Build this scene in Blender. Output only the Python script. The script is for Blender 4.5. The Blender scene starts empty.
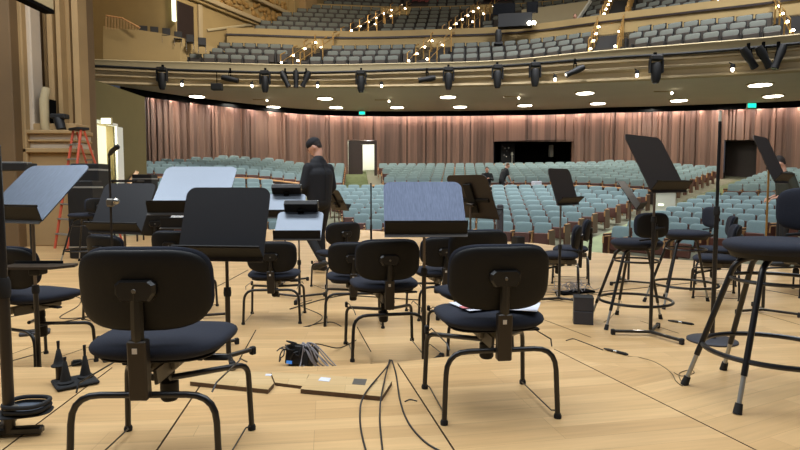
import bpy, math, random
from math import sin, cos, pi, radians, sqrt, atan2
from mathutils import Vector, Matrix, Quaternion
random.seed(7)
SC = bpy.context.scene
COL = SC.collection
E = 1.23            # eye height above the stage floor
F = 580.0
PITCH = math.atan(39/580.0)

def ray(px, py):
    u = (px-400)/F; v = (225-py)/F
    return Vector((u, v*sin(PITCH)+cos(PITCH), v*cos(PITCH)-sin(PITCH)))
def at(px, py, D):
    d = ray(px, py); s = D/d.y
    return Vector((d.x*s, D, E+d.z*s))
def G(px, py, z=0.0):
    d = ray(px, py); s = (z-E)/d.z
    return Vector((d.x*s, d.y*s, z))

# ------------------------------------------------------------------ materials
def lin(c):
    return tuple(((v/255.0)/12.92 if v/255.0 <= .04045 else ((v/255.0+.055)/1.055)**2.4) for v in c)
def mat(name, rgb, rough=.5, metal=0.0, noise=0.0, nscale=20.0, bump=0.0, emit=None, estr=0, stretch=None, spec=.5, sheen=0, coat=0):
    m = bpy.data.materials.new(name); m.use_nodes = True
    nt = m.node_tree; b = nt.nodes['Principled BSDF']
    c = lin(rgb)
    b.inputs['Base Color'].default_value = (*c, 1)
    b.inputs['Roughness'].default_value = rough
    b.inputs['Metallic'].default_value = metal
    b.inputs['Specular IOR Level'].default_value = spec
    if sheen: b.inputs['Sheen Weight'].default_value = sheen
    if coat: b.inputs['Coat Weight'].default_value = coat
    if emit:
        b.inputs['Emission Color'].default_value = (*lin(emit), 1)
        b.inputs['Emission Strength'].default_value = estr
    if noise or bump:
        tc = nt.nodes.new('ShaderNodeTexCoord'); mp = nt.nodes.new('ShaderNodeMapping')
        nz = nt.nodes.new('ShaderNodeTexNoise'); nz.inputs['Scale'].default_value = nscale
        nz.inputs['Detail'].default_value = 4
        if stretch: mp.inputs['Scale'].default_value = stretch
        nt.links.new(tc.outputs['Object'], mp.inputs['Vector']); nt.links.new(mp.outputs['Vector'], nz.inputs['Vector'])
        if noise:
            mx = nt.nodes.new('ShaderNodeMix'); mx.data_type = 'RGBA'
            mx.inputs['A'].default_value = (*[v*(1-noise) for v in c], 1)
            mx.inputs['B'].default_value = (*[min(1, v*(1+noise)) for v in c], 1)
            nt.links.new(nz.outputs['Fac'], mx.inputs['Factor']); nt.links.new(mx.outputs['Result'], b.inputs['Base Color'])
        if bump:
            bp = nt.nodes.new('ShaderNodeBump'); bp.inputs['Strength'].default_value = bump; bp.inputs['Distance'].default_value = .01
            nt.links.new(nz.outputs['Fac'], bp.inputs['Height']); nt.links.new(bp.outputs['Normal'], b.inputs['Normal'])
    return m

def mat_boards(name, ca, cb, bw=1.1, rh=.075):
    m = bpy.data.materials.new(name); m.use_nodes = True
    nt = m.node_tree; b = nt.nodes['Principled BSDF']; L = nt.links.new
    tc = nt.nodes.new('ShaderNodeTexCoord')
    br = nt.nodes.new('ShaderNodeTexBrick')
    br.offset = .37; br.offset_frequency = 3; br.squash = 1
    br.inputs['Scale'].default_value = 1
    br.inputs['Brick Width'].default_value = bw; br.inputs['Row Height'].default_value = rh
    br.inputs['Mortar Size'].default_value = .0011; br.inputs['Mortar Smooth'].default_value = .3
    br.inputs['Color1'].default_value = (*lin(ca), 1); br.inputs['Color2'].default_value = (*lin(cb), 1)
    br.inputs['Mortar'].default_value = (*[v*.72 for v in lin(cb)], 1)
    L(tc.outputs['Object'], br.inputs['Vector'])
    mp = nt.nodes.new('ShaderNodeMapping'); mp.inputs['Scale'].default_value = (2.2, 38, 1)
    nz = nt.nodes.new('ShaderNodeTexNoise'); nz.inputs['Scale'].default_value = 1.0; nz.inputs['Detail'].default_value = 5
    L(tc.outputs['Object'], mp.inputs['Vector']); L(mp.outputs['Vector'], nz.inputs['Vector'])
    rp = nt.nodes.new('ShaderNodeMapRange'); rp.inputs['From Min'].default_value = .3; rp.inputs['From Max'].default_value = .75
    rp.inputs['To Min'].default_value = .87; rp.inputs['To Max'].default_value = 1.06
    L(nz.outputs['Fac'], rp.inputs['Value'])
    n2 = nt.nodes.new('ShaderNodeTexNoise'); n2.inputs['Scale'].default_value = .8
    L(tc.outputs['Object'], n2.inputs['Vector'])
    r2 = nt.nodes.new('ShaderNodeMapRange'); r2.inputs['To Min'].default_value = .86; r2.inputs['To Max'].default_value = 1.08
    L(n2.outputs['Fac'], r2.inputs['Value'])
    mu = nt.nodes.new('ShaderNodeMath'); mu.operation = 'MULTIPLY'; L(rp.outputs['Result'], mu.inputs[0]); L(r2.outputs['Result'], mu.inputs[1])
    vm = nt.nodes.new('ShaderNodeVectorMath'); vm.operation = 'SCALE'; L(br.outputs['Color'], vm.inputs[0]); L(mu.outputs[0], vm.inputs['Scale'])
    L(vm.outputs['Vector'], b.inputs['Base Color'])
    b.inputs['Roughness'].default_value = .42; b.inputs['Specular IOR Level'].default_value = .35
    return m

def mat_planks(name, ca, cb):
    """wall panelling: vertical grain, tone of each board from its own face attribute"""
    m = bpy.data.materials.new(name); m.use_nodes = True
    nt = m.node_tree; b = nt.nodes['Principled BSDF']; L = nt.links.new
    at_ = nt.nodes.new('ShaderNodeAttribute'); at_.attribute_name = 'tone'
    tc = nt.nodes.new('ShaderNodeTexCoord'); mp = nt.nodes.new('ShaderNodeMapping'); mp.inputs['Scale'].default_value = (9, 9, .5)
    nz = nt.nodes.new('ShaderNodeTexNoise'); nz.inputs['Scale'].default_value = 1; nz.inputs['Detail'].default_value = 4
    L(tc.outputs['Object'], mp.inputs['Vector']); L(mp.outputs['Vector'], nz.inputs['Vector'])
    ad = nt.nodes.new('ShaderNodeMath'); ad.operation = 'MULTIPLY_ADD'; ad.inputs[1].default_value = .5
    L(nz.outputs['Fac'], ad.inputs[0]); L(at_.outputs['Fac'], ad.inputs[2])
    mx = nt.nodes.new('ShaderNodeMix'); mx.data_type = 'RGBA'
    mx.inputs['A'].default_value = (*lin(ca), 1); mx.inputs['B'].default_value = (*lin(cb), 1)
    L(ad.outputs[0], mx.inputs['Factor']); L(mx.outputs['Result'], b.inputs['Base Color'])
    b.inputs['Roughness'].default_value = .5
    return m

M = dict(
 boards = mat_boards('maple boards', (220,181,127), (202,162,110), 1.3, .11),
 ply    = mat('plywood edge', (98,76,54), .8, noise=.35, nscale=60, stretch=(1,1,8)),
 lid    = mat_boards('maple lid', (214,182,132), (204,170,118), 1.4, .09),
 fabric = mat('black blue fabric', (40,43,53), .95, noise=.25, nscale=250, bump=.15, spec=.3),
 shell  = mat('black plastic shell', (15,14,13), .6, noise=.15, nscale=90, bump=.06, spec=.35),
 gloss  = mat('black gloss plastic', (24,22,20), .32),
 tube   = mat('black steel tube', (22,21,22), .35, metal=0.0, coat=.2),
 sleeve = mat('dark grey steel sleeve', (58,53,48), .4, metal=.5),
 greym  = mat('grey die cast metal', (120,116,108), .45, metal=.7),
 rubber = mat('black rubber', (24,24,25), .8),
 chrome = mat('chrome', (190,188,182), .25, metal=1.0),
 sticker= mat('white sticker', (215,210,200), .6),
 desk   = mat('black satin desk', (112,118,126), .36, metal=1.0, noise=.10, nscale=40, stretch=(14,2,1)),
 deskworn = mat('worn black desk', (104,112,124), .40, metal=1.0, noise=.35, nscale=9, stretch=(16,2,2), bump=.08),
 desk_unlit = mat('satin desk painted unlit', (36,35,37), .42, noise=.25, nscale=30, stretch=(10,2,1), spec=.45),  # satin desk without its overhead reflection; the dark is put into the colour
 deskdim = mat('dim worn desk', (78,84,98), .42, metal=1.0, noise=.4, nscale=9, stretch=(16,2,2), bump=.08),  # darker copy of the worn desk; weaker reflection put into the colour
 deskb  = mat('brown black desk', (46,38,32), .45, noise=.1, nscale=30),
 postm  = mat('satin steel post', (122,112,102), .4, metal=.8),
 cable  = mat('black cable', (26,24,24), .5),
 cableg = mat('grey cable', (150,146,150), .5),
 thinw  = mat('olive thin wire', (96,78,44), .5),
 paper  = mat('white paper', (212,214,224), .7),
 pink   = mat('pink card', (196,110,112), .7),
 blueled= mat('blue indicator', (70,130,200), .4, emit=(70,130,210), estr=.6),
 box    = mat('charcoal painted box', (56,56,62), .6, noise=.1, nscale=50),
 trayblue=mat('slate tray mat', (72,80,92), .7, noise=.1, nscale=40),
 teal   = mat('teal seat cloth', (124,146,148), .9, noise=.12, nscale=30),
 seatwood=mat('red brown seat wood', (84,48,36), .45, noise=.2, nscale=8),
 gold   = mat('polished brass', (186,146,84), .35, metal=.7),
 goldp  = mat('tan varnished wood', (188,140,90), .45, noise=.1, nscale=8),
 greyseat=mat('grey green seat cloth', (98,101,93), .85, noise=.1, nscale=25),
 seatblk= mat('black seat frame', (34,31,28), .6),
 seatsh = mat('dark seat back board', (60,52,43), .6),
 carpet = mat('green carpet', (138,148,112), 1.0, noise=.3, nscale=3.5),
 audfl  = mat('dark aisle floor', (108,108,88), .9, noise=.15, nscale=4),
 cream  = mat('cream plaster', (174,158,122), .8, noise=.06, nscale=3),
 creamd = mat('ochre plaster', (160,136,90), .8, noise=.12, nscale=1.6),
 gilt   = mat('gilt plaster', (150,116,62), .7, noise=.3, nscale=2.2, bump=.5),
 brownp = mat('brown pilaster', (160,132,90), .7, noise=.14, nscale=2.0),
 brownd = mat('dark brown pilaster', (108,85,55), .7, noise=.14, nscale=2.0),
 pale   = mat('pale stone strip', (196,180,158), .7, noise=.1, nscale=3),
 olive  = mat('olive plaster', (104,92,52), .85, noise=.1, nscale=1.2),
 soffit = mat('tan soffit', (190,178,158), .85, noise=.06, nscale=.8),
 moldin = mat('tan moulding', (172,152,116), .75, noise=.06, nscale=1.5),
 black  = mat('matt black', (12,12,12), 1.0, spec=.05),
 blackm = mat('black lamp housing', (11,11,12), .6),
 planks = mat_planks('walnut panelling', (54,38,31), (136,104,86)),
 darkwd = mat('dark wood', (40,26,20), .5, noise=.25, nscale=5),
 doorcr = mat('pale yellow paint', (238,238,226), .7),
 lamp   = mat('lit downlight', (255,250,238), .5, emit=(255,246,226), estr=14),
 bulb   = mat('lit bulb', (255,250,238), .5, emit=(255,246,222), estr=22),
 exitg  = mat('lit green sign', (20,160,140), .5, emit=(30,215,190), estr=1.6),
 exitw  = mat('lit white sign', (250,255,235), .5, emit=(245,255,220), estr=2.2),
 curtain= mat('rose curtain', (170,96,92), .9, noise=.2, nscale=6, stretch=(6,6,.2)),
 orange = mat('orange fibreglass', (196,84,56), .5),
 alum   = mat('aluminium', (170,170,166), .4, metal=.7),
 skin   = mat('skin', (206,156,132), .55),
 hair   = mat('dark hair', (38,30,26), .7),
 hairb  = mat('brown hair', (110,80,58), .7),
 jacket = mat('black jacket cloth', (17,18,24), .8, noise=.15, nscale=60),
 trous  = mat('black trousers cloth', (22,21,22), .85),
 tee    = mat('black tee cloth', (24,26,26), .9),
 shoe   = mat('black shoe', (20,20,22), .5),
 olivesh= mat('dark olive shirt', (52,54,44), .9),
 screen = mat('dark screen', (12,13,16), .2),
 white  = mat('white painted panel', (206,204,190), .6),
)

# ------------------------------------------------------------------ mesh builder
class MB:
    def __init__(s): s.v = []; s.f = []; s.mi = []
    def add(s, vs, fs, mi=0, T=None):
        o = len(s.v)
        s.v += [tuple(T @ Vector(p)) if T else tuple(p) for p in vs]
        s.f += [tuple(i+o for i in f) for f in fs]; s.mi += [mi]*len(fs)
        return s
    def box(s, c, size, R=None, mi=0, bev=0):
        x, y, z = [q/2 for q in size]; b = min(bev, x*.9, y*.9, z*.9)
        if b <= 0:
            vs = [(i*x, j*y, k*z) for k in (-1,1) for j in (-1,1) for i in (-1,1)]
            fs = [(0,2,3,1),(4,5,7,6),(0,1,5,4),(2,6,7,3),(0,4,6,2),(1,3,7,5)]
        else:
            # chamfered box: three vertices per corner
            vs = []; idx = {}
            for i in (-1,1):
                for j in (-1,1):
                    for k in (-1,1):
                        for ax in range(3):
                            p = [i*(x-b), j*(y-b), k*(z-b)]; p[ax] = (i*x, j*y, k*z)[ax]
                            idx[(i,j,k,ax)] = len(vs); vs.append(tuple(p))
            fs = []
            for ax in range(3):
                o1, o2 = [a for a in range(3) if a != ax]
                for sgn in (-1,1):
                    q = []
                    for (a,b_) in ((-1,-1),(1,-1),(1,1),(-1,1)):
                        t = [0,0,0]; t[ax] = sgn; t[o1] = a; t[o2] = b_; q.append(idx[(*t,ax)])
                    fs.append(tuple(q))
                for a in (-1,1):
                    for b_ in (-1,1):
                        t0=[0,0,0]; t1=[0,0,0]; t0[ax]=-1; t1[ax]=1
                        for t in (t0,t1): t[o1]=a; t[o2]=b_
                        fs.append((idx[(*t0,o1)], idx[(*t1,o1)], idx[(*t1,o2)], idx[(*t0,o2)]))
            for i in (-1,1):
                for j in (-1,1):
                    for k in (-1,1): fs.append((idx[(i,j,k,0)], idx[(i,j,k,1)], idx[(i,j,k,2)]))
        T = Matrix.Translation(Vector(c))
        if R is not None: T = T @ (R.to_4x4() if hasattr(R,'to_4x4') else R)
        return s.add(vs, fs, mi, T)
    def tube(s, pts, r, n=8, mi=0, cap=True, closed=False):
        P = [Vector(p) for p in pts]; m = len(P)
        rs = r if isinstance(r, (list,tuple)) else [r]*m
        rings = []; up = None
        for i in range(m):
            if closed: t = (P[(i+1)%m]-P[i-1])
            else: t = P[min(i+1,m-1)]-P[max(i-1,0)]
            t = t.normalized() if t.length > 1e-9 else Vector((0,0,1))
            if up is None:
                a = Vector((0,0,1)) if abs(t.z) < .9 else Vector((1,0,0))
                up = (a - t*a.dot(t)).normalized()
            else:
                q = up - t*up.dot(t)
                up = q.normalized() if q.length > 1e-6 else (Vector((1,0,0)) - t*t.x).normalized()
            sd = t.cross(up)
            rings.append([P[i] + (up*cos(2*pi*k/n) + sd*sin(2*pi*k/n))*rs[i] for k in range(n)])
        vs = [p for rg in rings for p in rg]; fs = []
        for i in range(m if closed else m-1):
            a = i*n; b = ((i+1)%m)*n
            for k in range(n): fs.append((a+k, a+(k+1)%n, b+(k+1)%n, b+k))
        if cap and not closed:
            fs.append(tuple(range(n))[::-1]); fs.append(tuple(range((m-1)*n, m*n)))
        return s.add(vs, fs, mi)
    def lathe(s, prof, c=(0,0,0), n=20, R=None, mi=0):
        vs = []; fs = []
        for (r,z) in prof:
            for k in range(n): vs.append((max(r,1e-4)*cos(2*pi*k/n), max(r,1e-4)*sin(2*pi*k/n), z))
        for i in range(len(prof)-1):
            for k in range(n): fs.append((i*n+k, i*n+(k+1)%n, (i+1)*n+(k+1)%n, (i+1)*n+k))
        fs.append(tuple(range(n))[::-1]); fs.append(tuple(range((len(prof)-1)*n, len(prof)*n)))
        T = Matrix.Translation(Vector(c))
        if R is not None: T = T @ R.to_4x4()
        return s.add(vs, fs, mi, T)
    def ball(s, c, r, n=12, R=None, mi=0):
        rr = r if isinstance(r,(list,tuple)) else (r,r,r)
        vs=[]; fs=[]; m=n//2
        for i in range(m+1):
            th = pi*i/m
            for k in range(n): vs.append((rr[0]*sin(th)*cos(2*pi*k/n)+ (1e-5*k if i in (0,m) else 0), rr[1]*sin(th)*sin(2*pi*k/n), rr[2]*cos(th)))
        for i in range(m):
            for k in range(n): fs.append((i*n+k, (i+1)*n+k, (i+1)*n+(k+1)%n, i*n+(k+1)%n))
        T = Matrix.Translation(Vector(c))
        if R is not None: T = T @ R.to_4x4()
        return s.add(vs, fs, mi, T)
    def prism(s, poly, t, T=None, mi=0):
        """polygon in XY extruded by t along +Z"""
        n = len(poly)
        vs = [(p[0],p[1],0) for p in poly] + [(p[0],p[1],t) for p in poly]
        fs = [tuple(range(n))[::-1], tuple(range(n,2*n))] + [(i,(i+1)%n,n+(i+1)%n,n+i) for i in range(n)]
        return s.add(vs, fs, mi, T)
    def pad(s, w, h, t, ex=4.0, edge=5.0, n=36, T=None, warp=None, mi=0, taper=0.0):
        """upholstered pad in XY (w x h), thickness t along Z, superellipse outline"""
        def out(k):
            a = 2*pi*k/n; c_, s_ = cos(a), sin(a)
            x = math.copysign(abs(c_)**(2/ex), c_)*w/2; y = math.copysign(abs(s_)**(2/ex), s_)*h/2
            return x*(1+taper*(y/h)), y
        S = [.35,.65,.85,.94,.985,1.0]
        vs=[]; fs=[]
        def put(x,y,z):
            p = (x,y,z)
            if warp: p = warp(*p)
            vs.append(p); return len(vs)-1
        ct = put(0,0,t/2); cb = put(0,0,-t/2); top=[]; bot=[]
        for q in S:
            z = t/2*(max(0,1-q**edge))**(1/2.2)
            top.append([put(out(k)[0]*q,out(k)[1]*q,z) for k in range(n)])
        for q in S[:-1]:
            z = -t/2*(max(0,1-q**edge))**(1/2.2)
            bot.append([put(out(k)[0]*q,out(k)[1]*q,z) for k in range(n)])
        bot.append(top[-1])
        for k in range(n):
            k2=(k+1)%n
            fs.append((ct,top[0][k],top[0][k2])); fs.append((cb,bot[0][k2],bot[0][k]))
            for i in range(len(S)-1):
                fs.append((top[i][k],top[i+1][k],top[i+1][k2],top[i][k2]))
                fs.append((bot[i][k2],bot[i+1][k2],bot[i+1][k],bot[i][k]))
        return s.add(vs, fs, mi, T)
    def mesh(s, name, mats, smooth=True, ang=40):
        me = bpy.data.meshes.new(name); me.from_pydata(s.v, [], s.f)
        for m_ in (mats if isinstance(mats,(list,tuple)) else [mats]): me.materials.append(m_)
        if any(s.mi): me.polygons.foreach_set('material_index', s.mi)
        if smooth:
            me.polygons.foreach_set('use_smooth', [True]*len(me.polygons))
            me.set_sharp_from_angle(angle=radians(ang))
        me.update(); return me
    def build(s, name, mats, parent=None, smooth=True, ang=40, loc=None, rz=None):
        o = bpy.data.objects.new(name, s.mesh(name, mats, smooth, ang)); COL.objects.link(o)
        if parent: o.parent = parent
        if loc is not None: o.location = loc
        if rz is not None: o.rotation_euler.z = rz
        return o

def fillet(pts, r, k=5):
    P = [Vector(p) for p in pts]; out = [P[0]]
    for i in range(1, len(P)-1):
        a = P[i-1]-P[i]; b = P[i+1]-P[i]
        q = min(r, a.length*.49, b.length*.49)
        A = P[i]+a.normalized()*q; B = P[i]+b.normalized()*q
        for j in range(k+1):
            t = j/k; out.append(A*(1-t)**2 + P[i]*2*t*(1-t) + B*t*t)
    out.append(P[-1]); return out
def spline(pts, k=8):
    P = [Vector(p) for p in pts]; out = []
    for i in range(len(P)-1):
        p0 = P[max(i-1,0)]; p1=P[i]; p2=P[i+1]; p3=P[min(i+2,len(P)-1)]
        for j in range(k):
            t=j/k
            out.append(.5*((2*p1)+(p2-p0)*t+(2*p0-5*p1+4*p2-p3)*t*t+(3*p1-p0-3*p2+p3)*t**3))
    out.append(P[-1]); return out
def RX(a): return Matrix.Rotation(a,3,'X')
def RY(a): return Matrix.Rotation(a,3,'Y')
def RZ(a): return Matrix.Rotation(a,3,'Z')
def T4(loc=(0,0,0), R=None):
    T = Matrix.Translation(Vector(loc))
    return T @ R.to_4x4() if R is not None else T

def tag(o, label, cat, group=None, kind=None):
    o['label'] = label; o['category'] = cat
    if group: o['group'] = group
    if kind: o['kind'] = kind
    return o
def thing(name, label, cat, loc=(0,0,0), rz=0, group=None):
    o = bpy.data.objects.new(name, None); COL.objects.link(o)
    o.empty_display_size = .1
    o.location = loc; o.rotation_euler = (0,0,rz)
    return tag(o, label, cat, group)
def struct(o): o['kind'] = 'structure'; return o
def copy_tree(o, parent=None):
    c = o.copy(); COL.objects.link(c); c.parent = parent
    for ch in list(o.children): copy_tree(ch, c)
    return c
# ================================================================== THE HALL
P0 = Vector((-.61, 9.5))          # the aisles of the stalls meet here
AX = Vector((.41, .91))           # the way the balcony aisles run
def interp(tab, x):
    if x <= tab[0][0]: a, b = tab[0], tab[1]
    elif x >= tab[-1][0]: a, b = tab[-2], tab[-1]
    else:
        for i in range(len(tab)-1):
            if tab[i][0] <= x <= tab[i+1][0]: a, b = tab[i], tab[i+1]; break
    t = (x-a[0])/(b[0]-a[0])
    return [p+(q-p)*t for p, q in zip(a[1:], b[1:])]
def smooth_tab(tab, step=10):
    out = []
    for i in range(len(tab)-1):
        p0=tab[max(i-1,0)]; p1=tab[i]; p2=tab[i+1]; p3=tab[min(i+2,len(tab)-1)]
        n=max(1,int((p2[0]-p1[0])/step))
        for j in range(n):
            t=j/n
            row=[p1[0]+(p2[0]-p1[0])*t]
            for c in range(1,len(p1)):
                m1=(p2[c]-p0[c])/(p2[0]-p0[0])*(p2[0]-p1[0]); m2=(p3[c]-p1[c])/(p3[0]-p1[0])*(p2[0]-p1[0])
                row.append((2*t**3-3*t*t+1)*p1[c]+(t**3-2*t*t+t)*m1+(-2*t**3+3*t*t)*p2[c]+(t**3-t*t)*m2)
            out.append(tuple(row))
    out.append(tab[-1]); return out
FASC = smooth_tab([(60,24.0,58.5,65,82.5),(90,24.2,59,66,83),(150,24.8,61,69,85),(200,25.2,62,71,86),(300,25.6,64.5,73,87),(400,25.2,63,70.5,86.5),
        (500,24.0,60,66.5,85),(600,21.6,50.5,59,81.5),(700,19.2,42.5,53,76.5),(800,17.6,33.5,44,70.5),(900,16.4,20,32,61)])
WALL = smooth_tab([(120,26.5,93),(145,28,97),(200,31,104),(250,33,109.5),(300,34.7,114),(350,35.6,116),(400,36,116.3),(450,35.8,116),(500,35.3,115.5),
        (550,34.6,114.7),(600,33.5,113),(650,32.6,112),(700,31.5,110.5),(750,30,109),(800,28.5,107),(900,25.5,100)])
def XP(px, D, z):
    s = (z-E)/D; v = (s*cos(PITCH)+sin(PITCH))/(cos(PITCH)-s*sin(PITCH))
    return Vector(((px-400)/F*D/(v*sin(PITCH)+cos(PITCH)), D, z))
def fasc(px):
    D, yt, yp, yb = interp(FASC, px)
    return D, at(px,yt,D).z, at(px,yp,D).z, at(px,yb,D).z
def wallc(px):
    D, y = interp(WALL, px)
    Dv = D-.8
    return D, Dv, at(px,y,Dv).z          # wall depth, valance depth, valance bottom
def strip(rows, mb=None, mi=0):
    """rows: list of equally long point lists -> quad sheet"""
    mb = mb or MB(); n = len(rows[0])
    vs = [p for r in rows for p in r]
    fs = [(i*n+j, i*n+j+1, (i+1)*n+j+1, (i+1)*n+j) for i in range(len(rows)-1) for j in range(n-1)]
    return mb.add(vs, fs, mi)
PXF = list(range(60, 901, 10))
PXW = list(range(120, 901, 10))

# --- balcony front: band, rail pipe and mouldings
def sweep(prof_fn, name, m, pxs=PXF, ang=30):
    return struct(strip([prof_fn(px) for px in pxs]).build(name, m, ang=ang))
def band(px):
    D, zt, zp, zb = fasc(px)
    return [XP(px,D+.7,zt-.25), XP(px,D+.3,zt-.25), XP(px,D+.3,zt), XP(px,D-.02,zt), XP(px,D-.06,zt-.04), XP(px,D-.02,zt-.1), XP(px,D,zp+.05), XP(px,D+.1,zp+.02), XP(px,D+.12,zp-.05)]
sweep(band, 'balcony_front', M['cream'])
def mould(px):
    D, zt, zp, zb = fasc(px); h = zp-zb-.03; q = []
    for (o, t) in ((.2,0.02),(.02,.0),(-.03,.05),(-.03,.14),(.05,.18),(.06,.36),(-.02,.42),(-.05,.50),(-.0,.56),(.08,.60),(.10,.80),(.02,.86),(.0,.95),(.06,1.0),(.22,1.0)):
        q.append(XP(px, D+.08+o, zp-.03-h*t))
    return q
sweep(mould, 'trim_1', M['moldin'], ang=25)
def pipe_pts():
    return [XP(px, fasc(px)[0]-.1, fasc(px)[2]+.0) for px in range(88,901,8)]
tag(MB().tube(pipe_pts(), .05, 8).build('lighting_pipe', M['blackm']), 'long black lighting pipe running along the balcony front', 'pipe')
# --- soffit under the balcony
def soff(px):
    D, zt, zp, zb = fasc(px); Dw, Dv, zv = wallc(px)
    a = XP(px,D+.2,zb); b = XP(px,Dv,zv+.30)
    return [a.lerp(b,t/8) for t in range(9)]
SPX = list(range(90,901,10))
sweep(soff, 'ceiling', M['soffit'], SPX)
def val(px):
    Dw, Dv, zv = wallc(px)
    return [XP(px,Dv,zv+.30), XP(px,Dv,zv), XP(px,Dv+.05,zv), XP(px,Dv+.05,zv+.30), XP(px,Dw+.3,zv+.32)]
sweep(val, 'trim_2', M['black'], PXW)

# --- panelled back wall with its two doorways and the booth window
OPEN = [(347.5,376.5,140.5), (494,573.5,141.5), (725.5,762,140)]
def ease(t): t=min(max(t,0),1); return t*t*(3-2*t)
def zrow(r, deg=10):
    s = .1405 - .034*ease((deg-26)/20) + .036*ease((-8-deg)/14)
    return E-1.87+s*(r-8) if r > 8 else E-1.87
mb = MB(); tones = []
px = 145.0
k = 0
while px < 900:
    w = random.choice([1.6,1.8,2.2,2.6,3.2,4.0]); nx = px+w
    for (a,b,_) in OPEN:
        if px < a < nx: nx = a
        if px < b < nx: nx = b
    op = [o for o in OPEN if o[0]-.01 <= px and nx <= o[1]+.01]
    off = random.choice([0,0,.015,.03,-.02,.05]) if not op else 0
    t = random.uniform(.0,.5)
    if w < 2.3 and random.random() < .5: off = .08; t = random.choice([0,.1,.6])
    Dw, Dv, zv = wallc((px+nx)/2); D0 = wallc(px)[0]+off; D1 = wallc(nx)[0]+off
    zb = 1.2
    if op: zb = at(px, op[0][2], D0).z
    zt = zv+.3
    A=XP(px,D0,zt-.3); B=XP(nx,D1,zt-.3)
    vs=[(A.x,A.y,zb),(B.x,B.y,zb),(B.x,B.y,zt),(A.x,A.y,zt),(A.x,A.y+.3,zb),(B.x,B.y+.3,zb),(B.x,B.y+.3,zt),(A.x,A.y+.3,zt)]
    mb.add(vs,[(0,1,2,3),(1,5,6,2),(4,0,3,7),(0,4,5,1)]); tones += [t]*4
    px = nx; k += 1
me = mb.mesh('wall_back', M['planks'], smooth=False)
atr = me.attributes.new('tone','FLOAT','FACE'); atr.data.foreach_set('value', tones)
o = bpy.data.objects.new('wall_back', me); COL.objects.link(o); struct(o)
# black corner post where the panelling begins
A = XP(142, 27.7, 3); struct(MB().box((A.x-.1, A.y, 3.2),(.55,.3,4.6)).build('trim_3', M['darkwd'], smooth=False))
# recesses behind the openings
def recess(pa, pb, ytop, depth, zf, m, name):
    D0 = wallc(pa)[0]; D1 = wallc(pb)[0]
    A = at(pa,ytop,D0); B = at(pb,ytop,D1); d = Vector((A.x+B.x, A.y+B.y,0)).normalized()*depth
    z1 = max(A.z,B.z)+.02
    c=[A,B,B+d,A+d]
    vs=[(p.x,p.y,zf) for p in c]+[(p.x,p.y,z1) for p in c]
    return struct(MB().add(vs,[(1,2,6,5),(2,3,7,6),(3,0,4,7),(4,5,6,7),(0,1,2,3)]).build(name,m,smooth=False)), A, B, d
zdoor = at(362,174,36).z
recess(347.5,376.5,140.5,2.6,zdoor-.4,M['doorcr'],'door_recess')
A = at(348,140.5,35.55); B = at(362.5,140.5,35.6)
door = struct(MB().box(((A.x+B.x)/2,35.75,(A.z+zdoor-.4)/2),(B.x-A.x,.08,A.z-zdoor+.4),bev=.01).build('door_1',M['darkwd'],smooth=False))
# door frame and closer bar
struct(MB().box((at(374.5,150,35.5).x+.07,35.5,(A.z+zdoor)/2-.2),(.16,.2,A.z-zdoor+.4)).box((at(368,142,35.5).x,35.6,A.z-.13),(.9,.2,.22)).build('trim_4',M['darkwd'],smooth=False))
recess(494,573.5,141.5,3.0,at(530,166,35).z,M['black'],'booth_recess')
recess(725.5,762,140,1.6,at(740,184,30).z-.3,M['darkwd'],'door_2')
# things in the control booth behind its open window
def eq(px,py,w,h,name,label,cat,m,D=35.9):
    c = at(px,py,D); o = MB().box((0,0,h/2),(w,.35,h),bev=.02).build(name,m,smooth=False); o.location=(c.x,c.y,c.z-h/2); return tag(o,label,cat)
eq(551,151,.22,.75,'cabinet','narrow pale cabinet inside the dark booth window','cabinet',M['white'],37)
t = thing('equipment_rack','dark equipment rack with pale lamps inside the booth window, left','rack',at(507,157,37.2)-Vector((0,0,.6)))
MB().box((0,0,.75),(.9,.5,1.5),bev=.02).build('rack_case',M['blackm'],t,smooth=False)
for i in range(7):
    MB().box((random.uniform(-.36,.36),-.27,random.uniform(.5,1.4)),(.07,.03,.05)).build('rack_light',M['chrome'],t,smooth=False)
t = thing('desk_lamp','slim white lamp standing in the booth window','lamp',at(512,159,36.6)-Vector((0,0,.3)))
MB().tube([(0,0,0),(0,0,.6)],.03).build('stem',M['white'],t); MB().lathe([(.1,0),(.1,.03)],n=12).build('base',M['white'],t); MB().lathe([(.09,.55),(.05,.72)],n=12).build('lamp_shade',M['white'],t)
# window sill of the booth
A=at(494,164.5,35.2); B=at(574,164.5,34.1)
struct(MB().tube([A,B],.05,4).build('trim_5',M['goldp'],smooth=False))

# --- stalls floor, aisles, cross aisle partition
def polar(r, deg, z): a = radians(deg); return Vector((P0.x+r*sin(a), P0.y+r*cos(a), z))
degs = [-62+2*i for i in range(70)]
struct(strip([[polar(r,d,zrow(r,d)-.02) for d in degs] for r in (3,8,12,16,20,24,28,31)]).build('floor_stalls',M['audfl']))
AIS = (-4.5, 41.6)
FRONT_L = -15
def aisle(deg, r0, r1):
    mb = MB(); r = r0
    while r < r1:
        q = min(r+.5, r1); rows=[]; zr=zrow(q,deg)+.05 if r<17 else None
        z = zrow(r,deg)+.05
        w=.62
        a=radians(deg); d=Vector((sin(a),cos(a))); s=Vector((cos(a),-sin(a)))
        c0=P0+d*r; c1=P0+d*q
        z1=zr or z
        vs=[(*(c0-s*w),z-.12),(*(c0+s*w),z-.12),(*(c0+s*w),z),(*(c0-s*w),z),(*(c1-s*w),z1),(*(c1+s*w),z1)]
        mb.add(vs,[(0,1,2,3),(3,2,5,4)]); r=q
    return mb
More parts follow.
